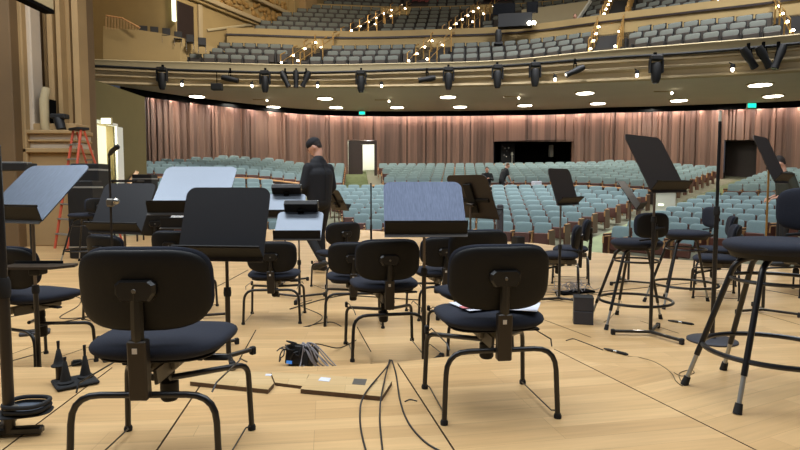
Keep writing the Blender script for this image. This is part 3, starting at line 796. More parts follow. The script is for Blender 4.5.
# ------------------------------------------------------------------ stools
def make_stool(label, loc, rz, seat_h, legs, r=.225, fr=.385, back=True, worn=False, group='tall stools'):
    t=thing('bar_stool',label,'stool',loc,0,group)
    MB().pad(2*r,2*r,.09,2.15,4,44,T4((0,0,seat_h-.035)),lambda x,y,z:(x,y,z+.25*(x*x+y*y)-.01)).build('seat',M['fabric'],t)
    MB().lathe([(r*.86,seat_h-.085),(r*.92,seat_h-.06)],n=32).build('seat_pan',M['shell'],t)
    prof=lambda z: fr+(r*.72-fr)*((z/(seat_h-.08)))
    for a in legs:
        a=radians(a); dx,dy=cos(a),sin(a)
        P=lambda z,dx=dx,dy=dy:(dx*prof(z),dy*prof(z),z)
        zt=seat_h-.085
        lg=MB().tube(fillet([P(.16),P(zt-.03),(dx*r*.4,dy*r*.4,zt)],.05),.0135,10).build('leg',M['tube'],t)
        MB().tube([P(.03),P(.17)],.0105,10).build('leg_extension',M['alum'],lg)
        MB().tube([P(.0),P(.045)],[.019,.0155],12).build('rubber_foot',M['rubber'],lg)
    for z,nm in ((.22,'foot_ring'),(seat_h-.19,'upper_ring')):
        q=prof(z)-.0+(-.004)
        MB().tube([(q*cos(2*pi*k/40),q*sin(2*pi*k/40),z) for k in range(40)],.0125 if nm=='foot_ring' else .009,8,closed=True).build(nm,M['tube'],t)
    if back:
        R=RZ(rz)
        def bw(x,y,z): v=R@Vector((x,-(z+ r+.03)+1.3*x*x, y)); return tuple(v)
        MB().pad(.31,.215,.05,3.6,5,36,T4((0,0,seat_h+.135)),bw).build('backrest',M['fabric'],t)
        def sw(x,y,z): v=R@Vector((x,-(z+r+.055)+1.3*x*x,y)); return tuple(v)
        MB().pad(.29,.2,.02,3.6,5,36,T4((0,0,seat_h+.135)),sw).build('backrest_shell',M['shell'],t)
        MB().tube([R@Vector((0,-r*.4,seat_h-.08)),R@Vector((0,-r-.05,seat_h-.05)),R@Vector((0,-r-.085,seat_h+.02)),R@Vector((0,-r-.075,seat_h+.15))],.014,8).build('back_post',M['tube'],t)
        mb=MB().ball(R@Vector((0,-r-.09,seat_h+.11)),.022,8); mb.tube([R@Vector((0,-r-.09,seat_h+.11)),R@Vector((.06,-r-.1,seat_h+.12))],.008,6)
        mb.build('back_knob',M['rubber'],t)
        MB().tube([R@Vector((-.09,-r+.02,seat_h+.005)),R@Vector((0,-r-.03,seat_h+.02)),R@Vector((.09,-r+.02,seat_h+.005))],.008,6).build('back_clamp',M['rubber'],t)
    return t
make_stool('large black stool cut by the right edge, nearest of the three',(1.79,2.72,ZN),radians(118),.75,[217,158,94,20],r=.235,fr=.385)
make_stool('black stool with foot ring left of the other two, before the tilted stand',(2.09,5.1,0),radians(8),.765,[212,150,92,32],r=.215)
make_stool('black stool just left of the tall pole, second from the left',(2.95,5.95,0),radians(86),.775,[215,155,95,28],r=.22)
make_stool('black stool far left beyond the blue-lit stand, beside the ladder',(-5.0,9.2,0),radians(60),.80,[45,135,225,315],r=.24)

# ------------------------------------------------------------------ music stands
def make_stand(label, px, py, d, z0, w=.5, h=.36, tilt=38, yaw=0, m='desk', lower='tube', upper='postm', split=.55, base=True, group='music stands', legrot=30, legL=.3, foot=None, lamp=False, worn=0, ledge=.085):
    c=at(px,py,d)
    t=thing('music_stand',label,'music stand',(c.x,c.y,z0),radians(yaw),group)
    zb=c.z-z0; th=radians(tilt); R=RX(-th)
    up=Vector((0,sin(th),cos(th))); nrm=Vector((0,-cos(th),sin(th)))
    # desk plate with two rounded upper corners
    rc=.055; pts=[(-w/2,0),(w/2,0)]
    for k in range(7): a=pi/2*k/6; pts.append((w/2-rc+rc*cos(a), h-rc+rc*sin(a)))
    for k in range(7): a=pi/2+pi/2*k/6; pts.append((-w/2+rc+rc*cos(a), h-rc+rc*sin(a)))
    T=T4((0,0,zb),R)@T4((0,.004,0),RX(radians(90)))
    dk=MB().prism(pts,.006,T).build('desk',M[m],t,smooth=False)
    o=Vector((0,0,zb))
    ln=nrm*cos(.42)+up*sin(.42); lR=R@RX(-.42)
    led=MB().box(o+ln*ledge/2,(w,ledge,.004),lR).box(o+ln*ledge+up*.006,(w,.012,.006),lR).build('ledge',M['shell'],t,smooth=False)
    MB().box(o-up*.012+nrm*.002,(w,.004,.026),R).build('ledge_flange',M['sleeve'],led,smooth=False)
    # spine bracket behind the desk and tilt head
    br=MB().box(o+up*h*.45-nrm*.018,(.09,.022,h*.7),R,bev=.004).box(o+up*h*.40-nrm*.012,(w*.8,.012,.03),R).build('desk_bracket',M['shell'],t,smooth=False)
    hd=o+up*h*.33-nrm*.045
    MB().tube([hd+Vector((-.045,0,0)),hd+Vector((.045,0,0))],.016,10).build('tilt_head',M['sleeve'],t)
    zs=max(.2,hd.z*split)
    MB().tube([(hd.x,hd.y,.05),(hd.x,hd.y,zs)],.0145,10).build('lower_post',M[lower],t)
    MB().tube([(hd.x,hd.y,zs-.05),(hd.x,hd.y,hd.z)],.0095,10).build('upper_post',M[upper],t)
    MB().lathe([(.02,-.02),(.022,0),(.019,.03)],c=(hd.x,hd.y,zs),n=12).build('height_collar',M['rubber'],t)
    for k in range(3):
        a=radians(legrot+120*k); dx,dy=cos(a),sin(a)
        lg=MB().box((hd.x+dx*legL/2,hd.y+dy*legL/2,.032),(legL,.026,.022),RZ(a),bev=.003).build('leg',M['tube'],t,smooth=False)
        MB().box((hd.x+dx*legL,hd.y+dy*legL,.024),(.034,.034,.048),RZ(a),bev=.006).build('foot',M['rubber'],lg,smooth=False)
    if lamp:
        lb=MB().box(o+up*(h+.035)+nrm*.05,(w*.74,.12,.075),R,bev=.006).build('stand_lamp',M['blackm'],t,smooth=False)
        MB().box(o+up*(h+.076)+nrm*.05,(w*.76,.10,.008),R).build('lamp_top',M['alum'],lb,smooth=False)
        MB().box(o+up*(h-.01)+nrm*.02,(.06,.05,.05),R).build('lamp_clip',M['black'],lb,smooth=False)
    return t
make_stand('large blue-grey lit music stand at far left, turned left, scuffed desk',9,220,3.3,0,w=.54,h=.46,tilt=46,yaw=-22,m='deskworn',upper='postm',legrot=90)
make_stand('dark music stand behind the slim microphone, left',115,231,4.7,0,w=.53,h=.43,tilt=26,yaw=-18,m='desk_unlit')
make_stand('bright pale-blue music stand left of the dark front stand, tall and tilted',186,213,4.15,0,w=.55,h=.50,tilt=47,yaw=0,m='desk')
make_stand('small pale-blue stand desk low below the tall bright one at left',186,228,5.2,0,w=.5,h=.25,tilt=62,yaw=-10,m='desk')
make_stand('dark music stand upright at left front, over the nearest chair',220,257,3.17,ZN,w=.495,h=.405,tilt=20,yaw=-7,m='desk_unlit',lower='sleeve',upper='sleeve',legrot=60,legL=.17)
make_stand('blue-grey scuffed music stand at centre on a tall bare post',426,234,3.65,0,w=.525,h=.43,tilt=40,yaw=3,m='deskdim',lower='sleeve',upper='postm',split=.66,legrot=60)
make_stand('brown-black stand seen from behind, right of the grey centre stand',478,216,5.2,0,w=.5,h=.40,tilt=24,yaw=128,m='deskb')
make_stand('tall dark stand tilted left in front of the stools, right',669,190,4.62,0,w=.60,h=.50,tilt=28,yaw=40,m='deskb',lower='tube',upper='postm',split=.72,legrot=135)
make_stand('tall dark narrow-looking stand at far right above the near stool',781,181,5.5,0,w=.5,h=.47,tilt=24,yaw=44,m='deskb',upper='gold',split=.5)
make_stand('black upright stand before the teal seats, right of centre',568,203,6.1,0,w=.5,h=.38,tilt=18,yaw=48,m='deskb',split=.5)
make_stand('small black stand leaning left, behind the left stool',640,209,7.2,0,w=.5,h=.42,tilt=34,yaw=58,m='desk_unlit')
make_stand('brown-black stand just right of the walking man, seen from behind',340,209,8.9,0,w=.5,h=.34,tilt=30,yaw=126,m='desk_unlit')
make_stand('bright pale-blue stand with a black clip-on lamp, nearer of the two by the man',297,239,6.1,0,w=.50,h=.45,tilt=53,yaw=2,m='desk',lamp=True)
make_stand('bright pale-blue stand with a black clip-on lamp, farther of the two by the man',283,217,7.2,0,w=.5,h=.42,tilt=48,yaw=2,m='desk',lamp=True)
c=at(38,268,3.25)
t=thing('accessory_shelf','flat dark shelf at left, clamped to the post of the blue-grey stand','shelf',(c.x,c.y,c.z))
MB().prism([(-.19,-.07),(.11,-.07),(.19,.03),(.17,.10),(-.19,.10)],.014).build('shelf_board',M['deskb'],t,smooth=False)
MB().box((.0,.0,-.02),(.06,.09,.035),bev=.006).build('clamp',M['rubber'],t,smooth=False); MB().box((-.05,.09,.02),(.28,.006,.02)).build('rim',M['rubber'],t,smooth=False)
c=at(371,183,7.2)
t=thing('microphone_stand','thin black pole stand left of the grey centre music stand, before the teal seats','microphone stand',(c.x,c.y,0))
MB().tube([(0,0,.02),(0,0,.75)],.014,8).build('lower_pole',M['tube'],t); MB().tube([(0,0,.7),(0,0,c.z)],.009,8).build('upper_pole',M['tube'],t); MB().lathe([(.14,0),(.14,.015),(.02,.03)],n=24).build('base',M['rubber'],t)

# ------------------------------------------------------------------ microphone stands, poles, small things
c=at(109,155,4.2)
t=thing('microphone_stand','slim grey microphone stand before the dark left music stand','microphone stand',(c.x,c.y,0))
MB().tube([(0,0,.02),(0,0,.78)],.013,10).build('lower_pole',M['sleeve'],t); MB().tube([(0,0,.75),(0,0,c.z)],.008,8).build('upper_pole',M['sleeve'],t)
cl=MB().box((0,0,.93+.18),(.05,.05,.06),bev=.01).build('clutch',M['greym'],t,smooth=False); MB().ball((.05,-.02,1.12),.024,10).build('clutch_knob',M['chrome'],cl)
MB().lathe([(.14,0),(.14,.012),(.05,.025),(.02,.04)],n=28).build('base',M['rubber'],t)
tip=at(117,147,4.15)-Vector((c.x,c.y,0))
mc=MB().tube([(0,0,c.z),(tip.x*.35,tip.y*.35,c.z+.025),tip],[.011,.017,.017],10).build('microphone',M['blackm'],t); MB().ball(tip,.02,10).build('grille',M['blackm'],mc)
b=G(712,341,0)
t=thing('pole_stand','tall thin black pole with pale tip on round base, right','stand',b)
zt=at(719.5,111,b.y).z
MB().lathe([(.185,0),(.185,.012),(.17,.02),(.03,.026),(.02,.06)],n=36).build('base',M['box'],t)
MB().tube([(0,0,.03),(0,0,1.05)],.017,10).build('lower_pole',M['tube'],t); MB().tube([(0,0,1.0),(0,0,zt-.08)],.0125,10).build('upper_pole',M['tube'],t)
MB().tube([(0,0,zt-.1),(0,0,zt)],.012,10).build('pole_tip',M['white'],t); MB().lathe([(.022,0),(.025,.03),(.02,.07)],c=(0,0,1.0),n=12).build('collar',M['rubber'],t)
# foreground pole with tray at the left edge
b=G(10,436,ZN)
t=thing('pole_stand','thick black pole stand at the left edge with crossbar foot','stand',b)
MB().tube([(0,0,.02),(0,0,.62)],.021,12).build('lower_pole',M['sleeve'],t); MB().tube([(0,0,.58),(-.005,.0,1.16)],.018,12).build('upper_pole',M['tube'],t)
MB().box((0,0,.022),(.25,.035,.03),RZ(.12),bev=.006).build('foot_bar',M['tube'],t,smooth=False); MB().box((-.06,.02,.022),(.035,.22,.03),RZ(.12),bev=.006).build('foot_bar',M['tube'],t,smooth=False)
MB().lathe([(.024,0),(.027,.02),(.027,.06),(.022,.08)],c=(0,0,.56),n=14).build('collar',M['rubber'],t)
MB().box((.01,-.0,.105),(.05,.05,.045),bev=.012).build('clamp',M['greym'],t,smooth=False)
pl=MB().pad(.22,.13,.012,3,8,30,T4((.035,.03,.085),RZ(.3))).build('plate',M['rubber'],t)
mb=MB(); 
for k in range(32): pass
ring=[(.05+.078*math.copysign(abs(cos(2*pi*k/32))**.7,cos(2*pi*k/32)), .035+.065*math.copysign(abs(sin(2*pi*k/32))**.7,sin(2*pi*k/32)), .125) for k in range(32)]
tr=MB().tube(ring,.009,8,closed=True).tube([(x,y,.105) for x,y,z in ring],.009,8,closed=True).build('tray_rim',M['rubber'],t)
MB().pad(.17,.12,.012,3,8,30,T4((.05,.035,.1))).build('tray_mat',M['trayblue'],tr)
# instrument peg stand
b=G(72,386,ZN)
t=thing('instrument_peg_stand','black stand with three upright cone pegs on the floor, left','stand',b)
MB().box((0,.03,.012),(.19,.17,.018),RZ(.7),bev=.006).build('base_plate',M['rubber'],t,smooth=False)
for (px,py0,py1,dd,post) in ((59,341,366,b.y+.04,1),(66,357,389,b.y-.02,0),(85.5,345,377,b.y+.07,0)):
    a=at(px,py1,dd)-b; top=at(px-.5,py0,dd)-b; Hh=top.z-a.z
    if not post: a.z=.022
    q=MB().lathe([(.036,0),(.037,.006),(.026,.014),(.019,Hh*.3),(.009,Hh*.66),(.006,Hh*.68),(.0075,top.z-a.z)],c=a,n=18).build('peg',M['rubber'],t)
    if post: MB().tube([(a.x,a.y,.0),a],.016,10).build('post',M['sleeve'],q)
# loudspeakers: two stacked boxes
b=G(586,325,0)
for k,(lab,z) in enumerate((('lower of two small charcoal boxes stacked on the floor, right of centre',0),('upper of two small charcoal boxes stacked on the floor, right of centre',.121))):
    t=thing('floor_box',lab,'box',b+Vector((0,.09,z)),radians(-14),'stacked charcoal boxes')
    MB().box((0,0,.06),(.168,.17,.12),bev=.006).build('body',M['box'],t,smooth=False)
    MB().box((0,0,.118 if k else .004),(.172,.174,.006),bev=.002).build('rim',M['rubber'],t,smooth=False)
# wiring box in the middle riser
b=G(298,366.5,ZM)
t=thing('wiring_box','open black wiring box with fanned cables and a blue light, left of centre','wiring box',b,radians(-18))
MB().box((0,.06,.06),(.17,.15,.12),RX(-.25),bev=.006).build('housing',M['blackm'],t,smooth=False)
MB().box((-.05,-.022,.03),(.04,.012,.02),RX(-.3)).build('indicator',M['blueled'],t,smooth=False)
random.seed(3)
for i in range(10):
    x=.0+.012*i; e=.06+.027*i+random.uniform(-.03,.03)
    MB().tube(spline([(.0+.006*i,.04+random.uniform(-.02,.02),.12+random.uniform(0,.04)),(.04+.01*i,.0,.12+random.uniform(-.01,.035)),(e*.8,-.03+random.uniform(-.02,.03),.05),(e,-.05+random.uniform(-.02,.06),.012)],6),.0045,6).build('pale_cable',M['cableg'],t)
for i in range(15):
    p=[(random.uniform(-.09,.07),random.uniform(.0,.06),random.uniform(.09,.15))]
    for k in range(3): p.append((p[-1][0]+random.uniform(-.06,.04),p[-1][1]+random.uniform(-.05,.02),max(.02,p[-1][2]+random.uniform(-.06,.03))))
    MB().tube(spline(p,6),.0045,6).build('black_cable',M['cable'],t)
MB().tube(spline([(.03,.06,.13),(.05,.2,.1),(.09,.45,.01),(.12,.7,.006)],8),.004,6).build('black_cable',M['cable'],t)
# cables on the floor
def cable(label,pts,r=.0045,m='cable',z=ZN,mk=None):
    P=[G(*p[:2],(p[2] if len(p)>2 else z)+r) for p in pts]
    return tag(MB().tube(spline(P,7),r,7).build('cable',M[m]),label,'cable')
cable('black cable left of three falling from the riser edge, curling toward the viewer',[(391,360),(386,368,ZN+.024),(369,388,ZN+.024),(362,400,ZN+.024),(360,412),(361,430),(367,455)],.004)
cable('black cable in the middle of three falling from the riser edge',[(389.5,360),(385,378,ZN+.024),(381,398,ZN+.024),(380,410),(380,425),(383,455)],.004)
cable('black cable right of three, sweeping right under the front centre chair',[(392,360.5),(396,374),(400,400),(408,422),(424,441),(442,452)],.004)
cable('thin black cable crossing the floor toward a wiring tangle, left of centre',[(120,300),(160,300),(200,294),(248,270)],.004,z=0)
cable('black cable looping on the floor by the left chair legs',[(60,300),(66,296),(80,298),(78,306),(60,318),(100,316),(130,312)],.004,z=0)
cable('thin cable curling around the feet of the chair behind the wiring box',[(345,329),(330,322),(300,328),(285,334),(310,326),(322,316),(300,305),(312,300)],.004,z=0)
cable('black floor cable running beneath the chairs at centre',[(290,309),(320,300),(345,295),(360,296),(420,300)],.006,z=0)
cable('short loose cable end on the floor right of the front centre chair',[(405,401.5),(410,399.5),(417,401)],.003)
cable('thin cable crossing the floor behind the charcoal boxes',[(500,290),(530,296),(560,300),(600,292),(640,288),(690,283)],.004,z=0)
cable('thin dark cable lying on the floor left of the left stool legs',[(545,295),(580,293),(620,300),(612,316),(604,322)],.0028,'thinw',z=0)
a=cable('black lead ending in a connector on the floor, right of the front centre chair',[(566,340.5),(573,338.8),(580,341),(592,345.5),(603,350)],.0035,z=0)
def plug(label,p,q,z):
    A=G(*p,z); B=G(*q,z); t=thing('cable_connector',label,'connector',A); d=B-A
    R=lambda s:Vector((d.x*s,d.y*s,.011))
    MB().tube([R(0),R(.2),R(.42)],[.006,.011,.011],10).build('plug',M['sleeve'],t); MB().tube([R(.42),R(.55)],.0105,10).build('ring',M['chrome'],t); MB().tube([R(.55),R(.9),R(1)],[.0112,.0112,.006],10).build('socket',M['rubber'],t)
plug('black and silver connector joining two leads on the floor, front right',(604,350),(628,356),0)
plug('dark connector on the floor behind the tall pole base',(668,321.5),(694,325.5),0)
cable('thin olive wire coiling by the near stool foot',[(628,356,0),(640,357.5,0),(655,362,.05),(670,371.5),(676,381),(683,385.5),(679,374),(690,369.8),(694,373),(682,376),(674,372.5)],.0022,'thinw')
# wire tangle with tray by the stage edge
b=G(575,293,0)
t=thing('cable_tray','black tray heaped with tangled pale cables, right of the front centre chair','cable tray',b,radians(24))
MB().box((0,0,.012),(.46,.16,.024),bev=.004).build('tray',M['black'],t,smooth=False)
random.seed(11)
mb=MB()
for i in range(14):
    p=[(random.uniform(-.2,.2),random.uniform(-.07,.07),.035)]
    for k in range(4): p.append((p[-1][0]+random.uniform(-.09,.12),p[-1][1]+random.uniform(-.07,.08),random.uniform(.03,.12)))
    mb.tube(spline(p,5),.004,5)
o=mb.build('cable_heap',M['cableg'],t); o['kind']='stuff'
# small things on the floor
for (px,py,z,sx,sy,sz,nm,lab,cat,m) in ((35,334,0,.22,.12,.03,'floor_pedal','flat dark pedal on the floor behind the left chair legs','pedal','box'),
    (112,360,ZN if False else 0,.12,.1,.03,'floor_pedal','small flat dark pedal at the edge of the nearest left chair','pedal','trayblue'),
    (77,365,0,.07,.06,.03,'rubber_stop','small black rubber stop on the floor behind the peg stand','rubber stop','rubber'),
    (518,239,.0,.2,.2,.2,'floor_box','small black box at the stage edge behind the front centre chair','box','blackm')):
    c=G(px,py,z) if nm!='floor_box' else at(px,242,11.8)
    if nm=='floor_box': c.z=0
    t=thing(nm,lab,cat,c,.5); MB().box((0,0,sz/2),(sx,sy,sz),bev=.008).build('body',M[m],t,smooth=False); MB().box((0,-.01,sz+.004),(sx*.7,sy*.6,.008),bev=.003).build('top',M['rubber'],t,smooth=False)
c=at(531,243,10.6)
t=thing('folded_cloth','dark blue cloth bundle on the stage edge behind the front centre chair','cloth',(c.x,c.y,0))
MB().ball((0,0,.06),(.16,.1,.06),14).ball((.1,.02,.05),(.12,.09,.05),14).build('cloth',M['fabric'],t)
c=at(500,216,9.5)
t=thing('column_loudspeaker','slim dark column loudspeaker before the teal seats, right of the brown stand','loudspeaker',(c.x,c.y,0))
MB().box((0,0,.7),(.1,.12,.46),bev=.02).build('cabinet',M['box'],t,smooth=False); MB().tube([(0,0,.02),(0,0,.5)],.015,8).build('pole',M['tube'],t); MB().lathe([(.14,0),(.14,.02),(.02,.03)],n=20).build('base',M['rubber'],t)
# papers on the seat of the front chair
sz=ZN+.445+.004
def paper(label,pts,z,m,nm='paper_sheet'):
    q=[at(px,py,D) for px,py,D in pts]
    o=world_poly(nm,[(p.x,p.y) for p in q],z,z+.002,M[m],0); return tag(o,label,'paper')
def onseat(x,y): v=RZ(radians(5))@Vector((x,y,0)); return (v.x+.388,v.y+2.632)
def sheet(label,cx,cy,w,h,a,z,m,nm='paper_sheet'):
    R=RZ(a); return tag(world_poly(nm,[onseat(*(Vector((cx,cy,0))+R@Vector((i*w/2,j*h/2,0)))[:2]) for i,j in ((-1,-1),(1,-1),(1,1),(-1,1))],z,z+.0015,M[m],0),label,'paper')
sheet('left white sheet of paper on the front centre chair seat',-.03,.0,.20,.2,.3,sz+.006,'paper')
sheet('right white sheet of paper on the front centre chair seat',.15,-.05,.17,.2,-.4,sz+.009,'paper')
sheet('pink card lying on the papers on the front centre chair',-.065,-.065,.12,.05,.08,sz+.012,'pink','card')
# ladder
c=at(78,150,11.5); 
t=thing('step_ladder','orange step ladder standing against the left pilasters','ladder',(c.x,c.y,0),radians(-38))
HL=at(78,129.5,11.5).z
for s in (-1,1):
    MB().tube([(s*.29,-.38,0),(s*.17,0,HL)],.026,4).build('front_rail',M['orange'],t,smooth=False); MB().tube([(s*.26,.72,0),(s*.16,.06,HL-.03)],.022,4).build('rear_rail',M['orange'],t,smooth=False)
for k in range(1,8):
    q=k/8; MB().box((0,-.38*(1-q),HL*q),(2*(.29-.12*q),.09,.03),bev=.004).build('step',M['alum'],t,smooth=False)
for k in (2,4,6):
    q=k/8; MB().box((0,.72-.66*q,HL*q),(2*(.26-.1*q),.025,.03)).build('brace',M['alum'],t,smooth=False)
MB().box((0,.03,HL+.01),(.42,.22,.05),bev=.008).build('top_cap',M['blackm'],t,smooth=False)
# equipment cases behind the left stands
def case(px,py,D,w,dp,h,lab,rz=0):
    c=at(px,py,D); t=thing('equipment_case',lab,'case',(c.x,c.y,0),rz)
    MB().box((0,0,c.z*.5+h*.25),(w,dp,c.z+h/2-.02),bev=.015).build('body',M['blackm'],t,smooth=False)
    for z in (.2,c.z+h/2-.12): MB().box((0,0,z),(w+.01,dp+.01,.03)).build('edge_strip',M['alum'],t,smooth=False)
    return t
case(91,173,10.6,.5,.45,.35,'black equipment case beside the ladder, before the lit doorway')
case(145,180,15,.5,.4,.3,'small black case on the side steps right of the lit doorway')
case(85,186,9.9,.42,.35,.2,'lower black case with pale trim in front of the ladder foot')
c=at(124,181,13.0); t=thing('side_table','low dark table right of the lit doorway','table',(c.x,c.y,0))
MB().box((0,0,c.z),(.75,.4,.05),bev=.01).build('tabletop',M['blackm'],t,smooth=False)
for sx in (-.33,.33):
    for sy in (-.16,.16): MB().tube([(sx,sy,0),(sx,sy,c.z)],.02,6).build('leg',M['tube'],t)
c=at(13,167,9); t=thing('keyboard_stand','dark shelf with a pale top behind the left stand','shelf',(c.x,c.y,0),.1)
MB().box((0,0,c.z),(.55,.35,.12),bev=.01).build('shelf',M['blackm'],t,smooth=False); MB().box((.0,0,c.z+.07),(.4,.3,.02)).build('shelf_top',M['alum'],t,smooth=False)
for sx in (-.22,.22): MB().tube([(sx,0,0),(sx,0,c.z)],.02,6).build('leg',M['tube'],t)
# ================================================================== PEOPLE
def remesh(o, vs=.012, it=3):
    m=o.modifiers.new('r','REMESH'); m.mode='VOXEL'; m.voxel_size=vs; m.use_smooth_shade=True
    s=o.modifiers.new('s','SMOOTH'); s.iterations=it; s.factor=.5
    dg=bpy.context.evaluated_depsgraph_get(); me=bpy.data.meshes.new_from_object(o.evaluated_get(dg))
    o.modifiers.clear(); old=o.data; o.data=me; me.name=old.name
    me.polygons.foreach_set('use_smooth',[True]*len(me.polygons)); return o
def limb(mb, pts, rad, n=12):
    P=[Vector(p) for p in pts]
    for i in range(len(P)-1):
        mb.tube([P[i]+(P[i+1]-P[i])*q/4 for q in range(5)],[rad[i]+(rad[i+1]-rad[i])*q/4 for q in range(5)],n)
    for p,r in zip(P,rad): mb.ball(p,r,n)
def hand(mb, w, d, side, curl=.5, sc=1):
    """palm and five curled fingers, from the wrist w along direction d"""
    w=Vector(w); d=Vector(d).normalized(); a=Vector((side,0,0)); a=(a-d*a.dot(d)).normalized(); nrm=d.cross(a)*side
    # a: towards the outside of the hand, nrm: palm normal
    fw=d.cross(nrm).normalized()
    for k in range(4):
        o=fw*((k-1.5)*.019*sc); base=w+d*.03*sc+o*.7; kn=w+d*.095*sc+o
        limb(mb,[base,kn],[.013*sc,.0105*sc],8)
        L=(.040,.046,.043,.034)[k]*sc; dd=(d*cos(curl)+nrm*sin(curl)); d2=(d*cos(curl*2)+nrm*sin(curl*2))
        limb(mb,[kn,kn+dd*L,kn+dd*L+d2*L*.8],[.0098*sc,.009*sc,.0078*sc],8)
    th=w+d*.03*sc-fw*.03*sc
    limb(mb,[th,th+(d-fw*.8).normalized()*.045*sc,th+(d-fw*.4).normalized()*.08*sc],[.014*sc,.011*sc,.009*sc],8)
def person(label, loc, rz, J, top='jacket', legs='trous', long_sleeve=True, hairm='hair', vox=.011, sc=1.0, cap=True):
    t=thing('person',label,'person',loc,rz); t.scale=(sc,)*3
    V=lambda k:Vector(J[k])
    pel,ch,nk,hd=V('pelvis'),V('chest'),V('neck'),V('head')
    hdir=RZ(J.get('head_turn',0))@RX(-J.get('head_nod',0))
    H=lambda x,y,z:hd+hdir@Vector((x,y,z))
    b=MB()
    b.ball(hd,(.074,.094,.115),18,hdir); b.ball(H(0,.03,-.06),(.055,.06,.06),14,hdir)      # skull and jaw
    b.ball(H(0,.098,-.015),(.013,.02,.024),10,hdir); b.ball(H(0,.09,-.058),(.024,.012,.008),10,hdir); b.ball(H(0,.088,.012),(.05,.012,.01),10,hdir)
    for s in (-1,1): b.ball(H(s*.075,-.005,-.01),(.012,.022,.032),10,hdir)
    limb(b,[nk-Vector((0,0,.05)),H(0,-.02,-.07)],[.06,.052])
    b.tube([pel,(pel+ch)/2,ch,nk-Vector((0,0,.06))],[.09,.09,.095,.06],16)
    for s,k in ((-1,'l'),(1,'r')):
        limb(b,[V(k+'sh'),V(k+'el'),V(k+'wr')],[.05,.04,.027]); d=V(k+'wr')-V(k+'el'); hand(b,V(k+'wr'),d,s,J.get('curl',.5))
        limb(b,[V(k+'hip'),V(k+'kn'),V(k+'an')],[.08,.055,.04])
        limb(b,[V(k+'an')-Vector((0,0,.03)),V(k+'an')+Vector((0,.13,-.055))],[.035,.03])
    remesh(b.build('body',M['skin'],t),min(vox,.009))
    # eyes
    for s in (-1,1): MB().ball(H(s*.03,.084,.005),.011,8).build('eye',M['screen'],t)
    c=MB()
    for i in range(15):
        q=i/14; p=pel.lerp(ch,q); c.ball(p,(.185+.03*q,.125+.015*q,.13),16,RZ(atan2(J['rsh'][1]-J['lsh'][1],J['rsh'][0]-J['lsh'][0])))
    c.ball(ch.lerp(nk,.45),(.17,.105,.1),16); c.ball(nk-Vector((0,.01,.015)),(.082,.08,.062),12); c.ball(ch.lerp(nk,.75),(.13,.09,.07),16)
    for k in 'lr':
        a,e,w=V(k+'sh'),V(k+'el'),V(k+'wr')
        if long_sleeve: limb(c,[a,e,e.lerp(w,.93)],[.072,.064,.046])
        else: limb(c,[a,a.lerp(e,.75)],[.074,.06])
    remesh(c.build('jacket' if long_sleeve else 'shirt',M[top],t),vox)
    if long_sleeve:
        mb=MB().tube(spline([nk+Vector((0,-.105,-.06)),ch+Vector((0,-.142,0)),pel.lerp(ch,.5)+Vector((0,-.138,0)),pel+Vector((0,-.128,0))],6),.006,6)
        mb.build('back_seam',M['rubber'],t)
    q=MB(); q.ball(pel-Vector((0,0,.04)),(.17,.125,.12),16)
    for k in 'lr': limb(q,[V(k+'hip'),V(k+'kn'),V(k+'an')+Vector((0,0,.02))],[.092,.066,.056])
    remesh(q.build('trousers',M[legs],t),vox)
    for k in 'lr':
        a=V(k+'an'); d=J.get(k+'toe',(0,1,0)); d=Vector(d).normalized()
        s=MB(); limb(s,[a-d*.05-Vector((0,0,.045)),a+d*.06-Vector((0,0,.045)),a+d*.17-Vector((0,0,.055))],[.045,.045,.034]); s.ball(a,.05,10)
        remesh(s.build('shoe',M['shoe'],t),.012)
    h=MB(); h.ball(H(0,-.022,.034),(.079,.086,.092),18,hdir); h.ball(H(0,-.055,-.015),(.066,.043,.055),14,hdir)
    ho=h.build('hair',M[hairm],t)
    if cap:
        k=MB().ball(H(0,-.005,.055),(.086,.105,.078),18,hdir)
        k.build('cap',M['jacket'],t)
    return t
STAND=dict(pelvis=(0,0,.98),chest=(0,.01,1.32),neck=(0,.0,1.54),head=(0,.03,1.70),lsh=(-.185,0,1.45),rsh=(.185,0,1.45),lel=(-.24,-.03,1.17),rel=(.24,-.03,1.17),lwr=(-.25,.07,.93),rwr=(.25,.07,.93),
           lhip=(-.09,0,.93),rhip=(.09,0,.93),lkn=(-.1,.03,.52),rkn=(.1,.03,.52),lan=(-.1,0,.09),ran=(.1,0,.09))
man=dict(STAND); man.update(chest=(0,.0,1.31),head=(-.01,.075,1.685),head_nod=.55,head_turn=.55,neck=(0,.02,1.53),
    lsh=(-.168,.02,1.40),rsh=(.168,.0,1.40),lel=(-.235,.04,1.15),lwr=(-.2,.19,.95),rel=(.23,.0,1.15),rwr=(.18,.17,.95),lkn=(-.1,.16,.56),lan=(-.1,-.16,.17),ltoe=(0,1,-.35),rkn=(.09,.09,.52),ran=(.09,.06,.09))
b=G(320,271.5,0)
person('person in black jacket and cap walking left with head bowed, stage edge',b,radians(48),man,sc=1.06)
